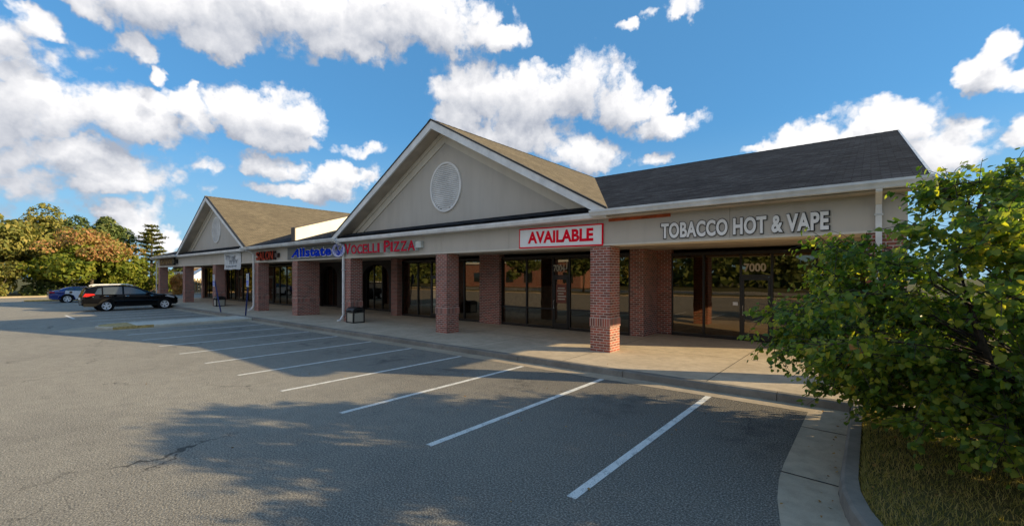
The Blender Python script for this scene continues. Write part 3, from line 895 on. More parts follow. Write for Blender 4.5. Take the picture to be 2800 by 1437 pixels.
HEAD = 3.16
def storefront(x0, x1, y, mull, rails=(), doors=(), backs=(), depth=2.6, blind=None, facing=True, arch=None):
    """aluminium storefront in the wall plane y: frame + glazing; doors=(xa, xb, hinge side)"""
    root = None
    mb = MB(); d0, d1 = y - .03, y + .07; z0 = .15
    mb.box(x0, x1, d0, d1, HEAD - .10, HEAD); 
    spans = []; px = x0
    for dx in sorted(doors):
        spans.append((px, dx[0])); px = dx[1]
    spans.append((px, x1))
    for a, b in spans:
        if b - a > .05: mb.box(a, b, d0, d1, z0, z0 + .11)
    for m in [x0, x1] + list(mull):
        a = max(x0, m - .035); b = min(x1, m + .035)
        mb.box(a, b, d0 + .002, d1 - .002, z0 + .11, HEAD - .10)
    for dx in doors:
        mb.box(dx[0] + .035, dx[1] - .035, d0 + .004, d1 - .004, 2.28, 2.36)
    for (a, b, z) in rails:
        mb.box(a, b, d0 + .004, d1 - .004, z - .03, z + .03)
    fr = mb.build('storefront_window', M['bronze'], strip)
    mb = MB(); mb.face([(x0 + .02, y + .02, z0), (x1 - .02, y + .02, z0), (x1 - .02, y + .02, HEAD - .05), (x0 + .02, y + .02, HEAD - .05)])
    mb.build('glazing', M['glass'], fr)
    mb = MB()
    mb.face([(x0, y + depth, z0), (x1, y + depth, z0), (x1, y + depth, HEAD), (x0, y + depth, HEAD)])
    mb.face([(x0, y + .1, z0 + .01), (x1, y + .1, z0 + .01), (x1, y + depth, z0 + .01), (x0, y + depth, z0 + .01)])
    mb.face([(x0, y + .1, HEAD), (x0, y + depth, HEAD), (x1, y + depth, HEAD), (x1, y + .1, HEAD)])
    mb.face([(x0, y + .1, z0), (x0, y + depth, z0), (x0, y + depth, HEAD), (x0, y + .1, HEAD)])
    mb.face([(x1, y + .1, z0), (x1, y + .1, HEAD), (x1, y + depth, HEAD), (x1, y + depth, z0)])
    mb.build('shop_interior', M['inside'], fr)
    if blind:
        mb = MB(); a, b, zt = blind; x = a
        while x < b - .02:
            mb.face([(x, y + .16, z0 + .02), (x + .085, y + .20, z0 + .02), (x + .085, y + .20, zt), (x, y + .16, zt)]); x += .09
        mb.build('vertical_blind', M['blind'], fr)
    for dx in doors:
        a, b, side = dx[0] + .04, dx[1] - .04, dx[2]
        mb = MB(); e0, e1 = y - .045, y + .006
        mb.box(a, a + .07, e0, e1, .17, 2.27); mb.box(b - .07, b, e0, e1, .17, 2.27)
        mb.box(a + .07, b - .07, e0, e1, 2.18, 2.27); mb.box(a + .07, b - .07, e0, e1, .17, .40)
        dr = mb.build('glass_door', M['bronze'], strip)
        mb = MB(); mb.face([(a + .07, y - .015, .4), (b - .07, y - .015, .4), (b - .07, y - .015, 2.18), (a + .07, y - .015, 2.18)])
        mb.build('door_pane', M['glass'], dr)
        mb = MB(); hx = a + .035 if side < 0 else b - .035
        mb.tube([(hx, e0, 1.0), (hx, e0 - .05, 1.0), (hx, e0 - .05, 1.32), (hx, e0, 1.32)], .013)
        mb.build('handle', M['metal'], dr)
    return fr

def brick_wall(boxes, name='brick_wall'):
    mb = MB()
    for q in boxes: mb.box(*q)
    return mb.build(name, M['brick'], strip)

def arch_wall(x0, x1, y, ax0, ax1, zs, zt):
    """dark panel wall with a round-headed opening, window behind"""
    n = 14; mb = MB(); cx = (ax0 + ax1) / 2; rx = (ax1 - ax0) / 2
    arc = [(cx - rx * math.cos(math.pi * k / n), zs + (zt - zs) * math.sin(math.pi * k / n)) for k in range(n + 1)]
    for yy in (y, y + .22):
        for (a, b) in zip(arc, arc[1:]):
            mb.face([(a[0], yy, a[1]), (b[0], yy, b[1]), (b[0], yy, 3.3), (a[0], yy, 3.3)])
        mb.face([(x0, yy, .15), (ax0, yy, .15), (ax0, yy, 3.3), (x0, yy, 3.3)])
        mb.face([(ax1, yy, .15), (x1, yy, .15), (x1, yy, 3.3), (ax1, yy, 3.3)])
    for (a, b) in zip(arc, arc[1:]):
        mb.face([(a[0], y, a[1]), (b[0], y, b[1]), (b[0], y + .22, b[1]), (a[0], y + .22, a[1])])
    mb.face([(ax0, y, .15), (ax0, y + .22, .15), (ax0, y + .22, zs), (ax0, y, zs)])
    mb.face([(ax1, y, .15), (ax1, y + .22, .15), (ax1, y + .22, zs), (ax1, y, zs)])
    w = mb.build('arched_wall', M['bronze_panel'], strip)
    return w
M['bronze_panel'] = simple('dark_bronze_panel', C(.03, .021, .017), .6, .2, 2)

roofs(); gable(-12.83, 'near'); gable(-37.9, 'far'); fascia(); gutters(); columns()
# firewall parapet rising with the main roof
mb = MB()
zr = lambda y: EAVE_Z + (y - EAVE_Y) / (RIDGE_Y - EAVE_Y) * (RIDGE_Z - EAVE_Z)
mb.prism([(11.35, zr(11.35)), (11.35, zr(11.35) + .74), (23.4, zr(23.4) + .62), (23.4, zr(23.4))], 'x', -24.95, -24.62)
pw = mb.build('parapet', M['wall_white'], strip)
mb = MB(); mb.prism([(11.30, zr(11.3) + .05), (11.30, zr(11.3) + .80), (23.4, zr(23.4) + .68), (23.4, zr(23.4) + .625), (11.345, zr(11.345) + .745), (11.345, zr(11.345) + .05)], 'x', -25.0, -24.57)
mb.build('coping', M['coping'], pw)

# storefronts, right to left
storefront(-5.75, -.1, 16.5, (-4.62, -3.42, -2.50, -1.3), doors=((-3.42, -2.50, -1),))
storefront(-12.95, -6.82, 15.2, (-11.53, -10.16, -9.38, -8.1), rails=((-12.95, -10.16, .97), (-9.38, -6.82, .97)), doors=((-10.16, -9.38, -1),), blind=(-12.85, -10.25, 1.9))
storefront(-20.2, -14.16, 15.2, (-18.83, -17.75, -16.85, -15.34), doors=((-17.75, -16.85, 1),))
aw = storefront(-28.55, -20.75, 16.42, (-27.9, -27.1, -26.3, -25.6, -24.75, -23.85, -22.7, -21.9))
arch_wall(-28.55, -22.2, 16.2, -25.7, -22.85, 2.25, 3.06)
arch_wall(-31.6, -28.55, 16.2, -31.15, -28.9, 2.25, 3.06)
storefront(-31.6, -28.55, 16.42, (-30.6, -29.8))
storefront(-38.4, -32.0, 15.0, (-37.3, -36.1, -35.05, -33.9, -32.9), doors=((-37.3, -36.1, 1),))
storefront(-46.0, -39.0, 15.0, (-45, -44, -43.1, -42.2, -41.2, -40.2), doors=((-43.1, -42.2, 1),))
storefront(-52.0, -46.6, 15.0, (-50.8, -49.6, -48.4), doors=((-49.6, -48.4, -1),))
brick_wall([(-6.82, -6.3, 15.2, 16.72, .15, 3.3)]); brick_wall([(-6.3, -5.75, 16.5, 16.72, .15, 3.3)])
brick_wall([(-14.16, -12.95, 15.02, 15.4, .15, 3.3)])
brick_wall([(-20.75, -20.2, 14.85, 16.6, .15, 3.3)])
brick_wall([(-32.0, -31.6, 14.75, 16.6, .15, 3.3)]); brick_wall([(-39.0, -38.4, 14.8, 15.4, .15, 3.3)])
brick_wall([(-46.6, -46.0, 14.8, 15.4, .15, 3.3)]); brick_wall([(-52.4, -52.0, 14.8, 36, .15, 3.3)])
brick_wall([(.15, .55, 16.5, 36, .15, 3.3), (-.1, .15, 16.5, 16.7, .15, 3.3)])

brick_wall([(-52.0, .15, 35.7, 36, .15, 4.0)])
# ------------------------------------------------------------------ lettering and signs
def text_parts(body, x0, x1, z0, z1, y, depth, bold=0.0, shear=0.0, spacing=1.0):
    """text as extruded mesh data fitted to a rectangle of the wall plane (x0..x1, z0..z1), front at y"""
    cu = bpy.data.curves.new('lettering', 'FONT'); cu.body = body; cu.size = 1; cu.extrude = .001
    cu.offset = bold; cu.shear = shear; cu.space_character = spacing; cu.resolution_u = 6
    o = bpy.data.objects.new('lettering', cu); COL.objects.link(o)
    dg = bpy.context.evaluated_depsgraph_get()
    me = bpy.data.meshes.new_from_object(o.evaluated_get(dg))
    bpy.data.objects.remove(o); bpy.data.curves.remove(cu)
    co = np.array([v.co[:] for v in me.vertices])
    lo, hi = co.min(0), co.max(0)
    X = x0 + (co[:, 0] - lo[0]) / (hi[0] - lo[0]) * (x1 - x0)
    Z = z0 + (co[:, 1] - lo[1]) / (hi[1] - lo[1]) * (z1 - z0)
    f = co[:, 2] > 0
    Y = np.where(f, y, y + depth)
    mb = MB(); mb.v = [tuple(q) for q in np.stack([X, Y, Z], 1)]
    mb.f = [tuple(p.vertices) for p in me.polygons]
    bpy.data.meshes.remove(me)
    return mb

def merge(*mbs):
    m = MB()
    for b in mbs:
        i = len(m.v); m.v.extend(b.v); m.f.extend(tuple(k + i for k in q) for q in b.f)
    return m

# tobacco shop letters: white with a dark edge
S = thing('shop_sign', (-2.46, FY - .05, 3.46), 'white letters TOBACCO HOT & VAPE with black edges on the stucco beam', 'sign')
b = text_parts('TOBACCO HOT & VAPE', -4.26, -.66, 3.262, 3.693, FY - .03, .028, bold=.068, spacing=1.06); b.build('letter_backing', M['sign_black'], S)
b = text_parts('TOBACCO HOT & VAPE', -4.235, -.685, 3.28, 3.675, FY - .042, .012, bold=.036, spacing=1.06); b.build('lettering', M['sign_white'], S)
# available board
S = thing('available_sign', (-7.41, FY - .03, 3.51), 'white board with red border reading AVAILABLE', 'sign')
S.rotation_euler = (0, R(.6), 0)
mb = MB(); mb.box(-8.92, -5.9, FY - .05, FY - .012, 3.195, 3.825); mb.build('border', M['sign_red'], S)
mb = MB(); mb.box(-8.88, -5.94, FY - .056, FY - .05, 3.235, 3.785); mb.build('panel', M['sign_white'], S)
text_parts('AVAILABLE', -8.56, -6.2, 3.335, 3.715, FY - .062, .004, bold=.04).build('lettering', M['sign_red'], S)

# pizza shop channel letters
def channel(word, x0, z0, heights, widths, gap, face, ret, parent, depth=.19):
    x = x0; faces = []; backs = []
    for ch, h, w in zip(word, heights, widths):
        if ch != ' ':
            faces.append(text_parts(ch, x, x + w, z0, z0 + h, FY - depth - .03, .02, bold=.016))
            backs.append(text_parts(ch, x, x + w, z0, z0 + h, FY - depth - .009, depth, bold=.016))
        x += w + gap
    cut = word.find(' ')
    for a, b in (((0, cut), (cut, len(faces))) if cut > 0 else ((0, len(faces)),)):
        merge(*faces[a:b]).build('lettering', face, parent); merge(*backs[a:b]).build('letter_return', ret, parent)
    return x
S = thing('pizza_sign', (-16.6, FY - .1, 3.55), 'red channel letters VOCELLI PIZZA with pale sides', 'sign')
W = 'VOCELLI PIZZA'
hs = [.49 if i in (0, 8) else .41 for i in range(13)]
ws = [.50, .44, .40, .33, .32, .32, .14, .22, .42, .14, .42, .42, .46]
channel(W, -19.25, 3.34, hs, ws, .055, M['letter_red'], M['letter_return'], S)
mb = MB(); mb.box(-14.1, -13.78, FY - .16, FY - .012, 3.44, 3.70); mb.build('cabinet_box', M['letter_return'], S)
# salon letters
S = thing('salon_sign', (-28.2, FY - .1, 3.55), 'orange red channel letters SALON beside the white downspout', 'sign')
channel('SALON', -29.45, 3.29, [.52] * 5, [.42, .46, .34, .48, .46], .055, M['letter_orange'], M['letter_dark'], S)
mb = MB(); mb.box(-26.95, -26.6, FY - .16, FY - .012, 3.42, 3.66); mb.build('cabinet_box', M['letter_dark'], S)
# insurance sign: grey panel, blue letters with white edge, ring emblem
S = thing('insurance_sign', (-22.6, FY - .05, 3.55), 'grey panel with blue Allstate lettering and round hands emblem', 'sign')
mb = MB(); mb.box(-25.55, -20.25, FY - .05, FY - .012, 3.23, 3.915); mb.build('panel', M['sign_grey'], S)
for off, mat, y, g in ((.06, M['sign_white'], FY - .066, .03), (0.0, M['sign_blue'], FY - .10, 0.0)):
    n = 'letter_edge' if off else 'lettering'
    bo = .05 + (.03 if off else 0)
    off2 = off
    a = text_parts('A', -25.0 - off, -24.1 + off, 3.35 - g, 3.80 + g, y, .012, bold=bo * .6, shear=.35)
    l = text_parts('llstate', -24.0 - off, -20.72 + off, 3.35 - g, 3.83 + g, y - .001, .012, bold=bo * .8, spacing=1.1)
    merge(a, l).build(n, mat, S)
def ring(cx, cz, r0, r1, rx, y, t, n=36, a0=0, a1=2 * math.pi, mb=None):
    mb = mb or MB()
    for i in range(n):
        q, w = a0 + (a1 - a0) * i / n, a0 + (a1 - a0) * (i + 1) / n
        P = lambda a, r, yy: (cx + math.cos(a) * r * rx, yy, cz + math.sin(a) * r)
        mb.face([P(q, r0, y), P(w, r0, y), P(w, r1, y), P(q, r1, y)])
        mb.face([P(q, r1, y), P(w, r1, y), P(w, r1, y + t), P(q, r1, y + t)])
        mb.face([P(w, r0, y), P(q, r0, y), P(q, r0, y + t), P(w, r0, y + t)])
    return mb
ex, ez, rx = -19.93, 3.58, 1.72
def stroke(pts, w, y, mb):
    P = [Vector((ex + a * rx * .30, 0, ez + b * .30)) for a, b in pts]
    for k in range(len(P) - 1):
        d = (P[k + 1] - P[k]).normalized(); nrm = Vector((-d.z * rx, 0, d.x)) * w
        q = [P[k] - nrm, P[k + 1] - nrm, P[k + 1] + nrm, P[k] + nrm]
        mb.face([(v.x, y, v.z) for v in q])
strokes = [[(-.3, .88), (-.25, .68), (-.05, .45), (0, .25), (.02, 0), (.12, -.15), (.35, -.30)], [(.3, .88), (.25, .68), (.05, .45)],
    [(-.78, .52), (-.72, .1), (-.66, -.25), (-.45, -.45)], [(.78, .52), (.72, .1), (.66, -.25), (.40, -.62)], [(-.45, -.45), (-.42, -.1), (-.34, .02)], [(.38, .1), (.52, -.1), (.5, -.4)],
    [(-.3, -.25), (-.1, -.45), (.15, -.52), (.36, -.42)], [(-.2, -.12), (0, -.32), (.2, -.4), (.38, -.34)], [(-.35, -.42), (-.12, -.62), (.12, -.66), (.35, -.55)], [(-.3, -.62), (-.1, -.75), (.1, -.77), (.3, -.68)], [(-.1, 0), (.02, -.18), (.2, -.28)]]
mb = ring(ex, ez, .225, .345, rx, FY - .16, .02)
for q in strokes: stroke(q, .028, FY - .163, mb)
mb.build('emblem_edge', M['sign_white'], S)
mb = ring(ex, ez, .315, .333, rx, FY - .17, .008); ring(ex, ez, .248, .266, rx, FY - .17, .008, mb=mb)
for q in strokes: stroke(q, .014, FY - .172, mb)
mb.build('emblem', M['sign_blue'], S)
mb = MB(); mb.box(ex - .3, ex - .2, FY - .155, FY - .012, ez - .1, ez + .1); mb.build('bracket', M['sign_grey'], S)
# far left carved sign
S = thing('carved_sign', (-49.6, FY - .05, 3.65), 'brown carved board with gold letters at the far end of the beam', 'sign')
mb = MB(); mb.box(-51.9, -47.4, FY - .08, FY - .012, 3.30, 3.92); mb.build('board', M['sign_brown'], S, bevel=.02)
mb = MB()
for k, x in enumerate((-51.3, -50.5, -49.8, -49.0, -48.3)):
    P = [(x, 3.45), (x + .25, 3.8), (x + .5, 3.42)]
    if k % 2: P = [(x, 3.8), (x + .1, 3.45), (x + .35, 3.55), (x + .45, 3.8)]
    mb.tube([(a, FY - .10, b) for a, b in P], .035, 6)
mb.build('lettering', M['sign_gold'], S)
mb = MB(); mb.box(-46.9, -46.3, FY - .30, FY - .012, 3.42, 3.78); mb.box(-47.28, -47.05, FY - .18, FY - .012, 3.3, 3.95)
setp(mb.build('sign_cabinet', M['bin_black']), 'small dark box mounted on the beam right of the carved board', 'sign box')
# vinyl banner with illegible script
S = thing('banner', (-33.85, FY - .05, 3.4), 'white vinyl banner with faded script hanging from the beam', 'banner')
nx, nz = 14, 10; mb = MB()
P = lambda i, j: (-35.3 + 2.98 * i / nx, FY - .06 + .02 * math.sin(i * 1.3 + j * .4), 2.78 + 1.15 * j / nz + .012 * math.sin(i * .9))
for i in range(nx):
    for j in range(nz): mb.face([P(i, j), P(i + 1, j), P(i + 1, j + 1), P(i, j + 1)])
mb.build('sheet', M['banner'], S, smooth=True)
mb = MB()
def scrib(x, z, w, h, turns, sl):
    pts = [(x + w * k / 24 + .08 * math.sin(k * 2 * math.pi * turns / 24), FY - .088, z + h * .5 * math.cos(k * 2 * math.pi * turns / 24) + sl * k / 24) for k in range(25)]
    mb.tube(pts, .016, 5)
scrib(-35.0, 3.62, 1.0, .32, 3, -.08); scrib(-33.9, 3.52, .7, .25, 3, .05); scrib(-34.3, 3.25, 1.5, .28, 5, .06); scrib(-34.9, 2.98, 1.9, .12, 7, .02)
mb.build('script', M['ink'], S)
for x in (-35.26, -32.36):
    mb = MB(); mb.tube([(x, FY - .07, 3.9), (x, FY - .07, 4.0)], .012, 5); mb.build('cord', M['ink'], S)
# house numbers on the doors (vinyl on glass) and a red poster, parts of the strip
text_parts('7000', -3.32, -2.66, 2.46, 2.74, 16.462, .003, bold=.03).build('door_number', M['number'], strip)
text_parts('7004', -10.12, -9.58, 2.50, 2.78, 15.162, .003, bold=.03).build('door_number', M['number'], strip)
text_parts('J', -9.55, -9.46, 2.58, 2.88, 15.162, .003, bold=.02).build('door_number', M['number'], strip)
mb = MB(); mb.box(-10.0, -9.52, 15.176, 15.18, 1.22, 1.98); po = mb.build('poster', M['poster'], strip)
mb = MB()
for k, (a, b) in enumerate(((.1, .5), (.08, .56), (.12, .42), (.06, .54), (.1, .48))): mb.box(-10.0 + a * .85, -10.0 + b * .85, 15.172, 15.1755, 1.36 + .11 * k, 1.41 + .11 * k)
mb.build('poster_line', M['number'], po)
mb = MB(); mb.box(-3.66, -3.50, 16.462, 16.466, 1.32, 1.43); mb.build('door_decal', M['sign_white'], strip)
# bins
def bin_(x, y, lab):
    S = thing('litter_bin', (x, y, .15), lab, 'bin', 'square litter bins on the walk')
    w, z0, z1 = .27, .17, .62
    mb = MB()
    for sx in (-1, 1):
        for sy in (-1, 1): mb.box(x + sx * w - .03, x + sx * w + .03, y + sy * w - .03, y + sy * w + .03, .15, .66)
    mb.box(x - w - .03, x + w + .03, y - w - .03, y + w + .03, .152, .20); mb.box(x - w - .035, x + w + .035, y - w - .035, y + w + .035, .62, .67)
    mb.build('frame', M['bin_black'], S)
    mb = MB(); mb.box(x - w + .01, x + w - .01, y - w - .012, y + w + .012, .201, .619); mb.box(x - w - .012, x + w + .012, y - w + .012, y + w - .012, .202, .618)
    mb.build('panel', M['bin_panel'], S)
    mb = MB(); q = w + .045
    mb.prism([(y - q, .67), (y - q, .74), (y - q * .8, .82), (y - q * .4, .87), (y + q * .4, .87), (y + q * .8, .82), (y + q, .74), (y + q, .67)], 'x', x - q, x + q)
    hood = mb.build('hood', M['bin_black'], S, bevel=.015)
    for bx in ((x - .14, x + .14, y - q - .004, y - q + .01, .685, .735), (x + q - .006, x + q + .004, y - .14, y + .14, .685, .735)):
        mb = MB(); mb.box(*bx); mb.build('flap', M['car_trim'], hood)
bin_(-18.72, 11.42, 'square pale-panelled litter bin beside the column under the pizza sign')
bin_(-36.75, 11.5, 'square pale-panelled litter bin behind the leaning blue post at the far end')
# blue posts with small white signs
def post(x, y, lx, ly, h, lab, zs):
    S = thing('sign_post', (x, y, .15), lab, 'sign post', 'blue parking sign posts')
    mb = MB(); A = Vector((x, y, .12)); B = Vector((x + lx, y + ly, h))
    for sx in (-.045, 0, .045):
        a = A + Vector((sx, .012 if sx else -.012, 0)); b = B + Vector((sx, .012 if sx else -.012, 0)); mb.tube([a, b], .02, 6)
    mb.build('post', M['blue_post'], S)
    mb = MB(); t0 = (zs - .12) / (h - .12); c = A.lerp(B, t0)
    mb.box(c.x - .16, c.x + .16, c.y - .045, c.y - .035, zs - .36, zs + .36); mb.build('plate', M['banner'], S)
    mb = MB(); mb.box(c.x - .12, c.x + .12, c.y - .048, c.y - .045, zs - .30, zs - .02); mb.build('blue_field', M['sign_blue'], S)
    mb = MB(); mb.disc((c.x + .0, c.y - .052, zs - .08), .03, 'y', 12, .004); mb.tube([(c.x, c.y - .05, zs - .11), (c.x, c.y - .05, zs - .19), (c.x + .06, c.y - .05, zs - .19), (c.x + .09, c.y - .05, zs - .26)], .012, 5)
    ring(c.x - .005, zs - .21, .05, .065, 1, c.y - .051, .003, 14, R(120), R(350), mb); mb.build('wheelchair_symbol', M['sign_white'], S)
    mb = MB()
    for k in range(3): mb.box(c.x - .11, c.x + .11, c.y - .048, c.y - .045, zs + .06 + .09 * k, zs + .10 + .09 * k)
    mb.build('text_line', M['ink'], S)
post(-30.5, 9.62, -1.0, -.1, 2.45, 'blue post leaning left with a worn white parking sign', 2.05)
post(-26.75, 9.62, .35, .05, 2.5, 'blue post nearly upright with a slim white parking sign near the median', 2.1)
# ------------------------------------------------------------------ cars (both face +Y, we see the right-hand side)
def subsurf_obj(mb, name, mat, parent, lv=2):
    o = mb.build(name, mat, parent, smooth=True)
    import bmesh
    bm = bmesh.new(); bm.from_mesh(o.data); bmesh.ops.remove_doubles(bm, verts=bm.verts, dist=.0005); bm.to_mesh(o.data); bm.free()
    m = o.modifiers.new('sub', 'SUBSURF'); m.levels = lv; m.render_levels = lv
    return o

def loft_body(st, xc, y0, z0):
    """st: (y, zbot, zbelt, ztop, wmax, wtop)"""
    rings = []
    for (y, zb, zl, zt, w, wt) in st:
        h = [(w - .16, zb), (w - .05, zb + .07), (w, zb + (zl - zb) * .45), (w - .012, zl - .12), (w - .045, zl)]
        if zt - zl > .2:
            h += [(wt + (w - .045 - wt) * .45, zl + (zt - zl) * .5), (wt + .015, zt - .10), (wt - .07, zt - .02)]
        else:
            d = zt - zl
            h += [(w - .09, zl + d * .35), (w - .16, zl + d * .6), (w - .3, zl + d * .85)]
        full = [(x, z) for x, z in h] + [(0, max(zt, zl))] + [(-x, z) for x, z in reversed(h)]
        rings.append([(xc + x, y0 + y, z0 + z) for x, z in full])
    mb = MB(); n = len(rings[0])
    for a, b in zip(rings, rings[1:]):
        for i in range(n):
            j = (i + 1) % n; mb.face([a[i], a[j], b[j], b[i]])
    for r, rev in ((rings[0], True), (rings[-1], False)):
        for i in range(n // 2):
            q = [r[i], r[i + 1], r[n - 2 - i], r[n - 1 - i]]
            if i == n // 2 - 1: q = [r[i], r[i + 1], r[i + 2]]
            mb.face(q[::-1] if rev else q)
    return mb

def wheel(parent, x, y, z, r, rr, spokes, side, wid=.22, rim_mat=None):
    mb = MB(); n = 28
    prof = [(0, rr), (.0, r - .06), (.015, r - .015), (.05, r), (wid - .05, r), (wid - .015, r - .015), (wid, r - .06), (wid, rr)]
    for k in range(n):
        a, b = 2 * math.pi * k / n, 2 * math.pi * (k + 1) / n
        for (d0, r0), (d1, r1) in zip(prof, prof[1:]):
            P = lambda d, q, ang: (x - side * d, y + q * math.cos(ang), z + q * math.sin(ang))
            mb.face([P(d0, r0, a), P(d0, r0, b), P(d1, r1, b), P(d1, r1, a)])
    w = mb.build('wheel', M['tyre'], parent, smooth=True)
    mb = MB()
    for k in range(n):
        a, b = 2 * math.pi * k / n, 2 * math.pi * (k + 1) / n
        P = lambda d, q, ang: (x - side * d, y + q * math.cos(ang), z + q * math.sin(ang))
        mb.face([P(.0, rr, a), P(.0, rr, b), P(.02, rr - .035, b), P(.02, rr - .035, a)])
        mb.face([P(.02, rr - .035, a), P(.02, rr - .035, b), P(.12, rr - .05, b), P(.12, rr - .05, a)])
    for k in range(spokes):
        a = 2 * math.pi * k / spokes + math.pi / 2
        for s in (-1, 1):
            c, d = math.cos(a), math.sin(a); e, f = -d, c
            p = lambda rad, off, dep: (x - side * dep, y + c * rad + e * off, z + d * rad + f * off)
            o0 = s * .018; wd = .026
            q = [(.02, o0 * .6 - wd), (.02, o0 * .6 + wd), (rr - .02, o0 * 2.4 + wd), (rr - .02, o0 * 2.4 - wd)]
            mb.face([p(u, v, .018) for u, v in q])
            for (u, v), (u2, v2) in zip(q, q[1:] + q[:1]): mb.face([p(u, v, .018), p(u2, v2, .018), p(u2, v2, .05), p(u, v, .05)])
    mb.disc((x - side * .012, y, z), .06, 'x', 14, -side * .05)
    mb.build('rim', rim_mat or M['alloy'], w)
    mb = MB(); mb.disc((x - side * .13, y, z), rr - .02, 'x', 24, -side * .02); mb.build('hub_shade', M['car_trim'], w)

def panel(pts, xf, name, mat, parent, side, t=.004):
    """flat-ish panel laid on the car side: pts (y,z), xf(y,z) gives the x of the surface"""
    mb = MB(); a = [(xf(y, z) + side * t, y, z) for y, z in pts]
    mb.face(a if side > 0 else a[::-1])
    return mb.build(name, mat, parent)

def car(root, st, xc, y0, paint, belt, roofx, wheels, wins, rr, r, spokes, roof_rail_sheen, doors, lamps):
    body = subsurf_obj(loft_body(st, xc, y0, 0), 'body', paint, root)
    half = max(s[4] for s in st)
    for side in (1, -1):
        for (wy, wz) in wheels:
            mb = MB(); mb.disc((xc + side * (half - .20), y0 + wy, wz + .03), r + .085, 'x', 26, side * .212)
            mb.build('wheel_arch', M['car_trim'], body)
            wheel(root, xc + side * (half + .05), y0 + wy, wz, r, rr, spokes, side)
        z1, z2, xa, xb = belt[0], belt[1], half - .03, roofx
        xf = lambda y, z: xc + side * (xa + (xb - xa) * max(0, min(1, (z - z1) / (z2 - z1))) + .018)
        for w in wins: panel([(y0 + a, b) for a, b in w], xf, 'side_window', M['car_glass'], root, side)
        xs = lambda y, z: xc + side * (half + .002)
        for (dy, z0, z1_) in doors:
            mb = MB(); mb.box(min(xs(0, 0), xs(0, 0) + side * .004), max(xs(0, 0), xs(0, 0) + side * .004), y0 + dy - .006, y0 + dy + .006, z0, z1_)
            mb.build('door_seam', M['car_trim'], body)
            mb = MB(); mb.tube([(xc + side * (half + .005), y0 + dy + .10, z1_ - .06), (xc + side * (half + .035), y0 + dy + .13, z1_ - .06), (xc + side * (half + .035), y0 + dy + .27, z1_ - .06), (xc + side * (half + .005), y0 + dy + .30, z1_ - .06)], .016, 6)
            mb.build('door_handle', M['chrome'], body)
    return body, half

root = thing('parked_car', (-40.4, 7.1, 0), 'black estate SUV parked nose-in beside the far columns', 'car')
y0 = 4.58
st = [(0.02, .48, .80, .86, .74, .6), (.05, .40, .92, .96, .84, .66), (.20, .34, 1.00, 1.50, .90, .60), (.46, .31, 1.04, 1.62, .915, .63), (.95, .29, 1.06, 1.70, .92, .66), (1.6, .28, 1.07, 1.725, .92, .67), (2.2, .28, 1.06, 1.71, .92, .66), (2.75, .28, 1.05, 1.62, .92, .64), (3.30, .28, 1.04, 1.38, .92, .64), (3.80, .28, 1.02, 1.13, .915, .66), (4.25, .28, .98, 1.09, .905, .6), (4.75, .28, .90, 1.03, .885, .6), (5.05, .30, .80, .92, .83, .6), (5.2, .34, .66, .76, .70, .5)]
wins = [[(.62, 1.12), (.98, 1.11), (.98, 1.53), (.80, 1.50)], [(1.06, 1.11), (2.02, 1.10), (2.02, 1.60), (1.06, 1.58)], [(2.12, 1.10), (3.42, 1.09), (2.95, 1.40), (2.55, 1.55), (2.12, 1.60)]]
body, half = car(root, st, -40.4, y0, M['car_black'], (1.06, 1.70), .685, ((1.21, .345), (4.32, .345)), wins, .245, .345, 5, True, ((1.04, .5, 1.06), (2.08, .5, 1.04), (3.40, .55, 1.02)), None)
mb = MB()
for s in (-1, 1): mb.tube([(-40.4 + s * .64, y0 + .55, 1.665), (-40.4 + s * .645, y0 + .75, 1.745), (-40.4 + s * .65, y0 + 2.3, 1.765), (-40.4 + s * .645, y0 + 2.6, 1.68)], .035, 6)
mb.build('roof_rail_sheen', M['alloy'], root)  # rails made thick and pale to paint the sunlit roof's bright line
for s in (-1, 1):
    xo = -40.4 + s * .885
    mb = MB(); mb.prism([(y0 + .06, .98), (y0 + .18, 1.20), (y0 + .62, 1.16), (y0 + .66, 1.08), (y0 + .30, .98)], 'x', *sorted((xo - .03 * s, xo + .035 * s)))
    mb.build('tail_lamp', M['tail_red'], root, bevel=.012)
    mb = MB(); mb.prism([(y0 + 4.35, .90), (y0 + 4.52, .98), (y0 + 4.92, .84), (y0 + 4.90, .75)], 'x', *sorted((xo - .12 * s, xo - .005 * s)))
    mb.build('headlight', M['lamp_clear'], root, bevel=.012)
    mb = MB(); mb.prism([(y0 + 3.30, 1.08), (y0 + 3.30, 1.22), (y0 + 3.48, 1.20), (y0 + 3.52, 1.10)], 'x', *sorted((xo + .02 * s, xo + .22 * s)))
    mb.build('wing_mirror', M['car_black'], root, bevel=.02)
    mb = MB(); mb.prism([(y0 + .1, .34), (y0 + .1, .55), (y0 + .8, .50), (y0 + 1.62, .42), (y0 + 3.9, .42), (y0 + 4.75, .48), (y0 + 5.02, .40), (y0 + 4.7, .30), (y0 + 3.9, .27), (y0 + 1.62, .27), (y0 + .8, .30)], 'x', *sorted((xo, -40.4 + s * (half + .006))))
    mb.build('sill_cladding', M['car_trim'], root)
mb = MB(); mb.face([(-41.0, y0 + .19, 1.10), (-39.8, y0 + .19, 1.10), (-39.86, y0 + .36, 1.50), (-40.94, y0 + .36, 1.50)]); mb.build('rear_window', M['car_glass'], root)
mb = MB(); mb.face([(-41.02, y0 + 3.70, 1.17), (-39.78, y0 + 3.70, 1.17), (-39.88, y0 + 2.78, 1.645), (-40.92, y0 + 2.78, 1.645)]); mb.build('windshield', M['car_glass'], root)
mb = MB(); mb.box(-40.95, -39.85, y0 + .10, y0 + .36, 1.565, 1.60); mb.build('spoiler', M['car_black'], root, bevel=.012)
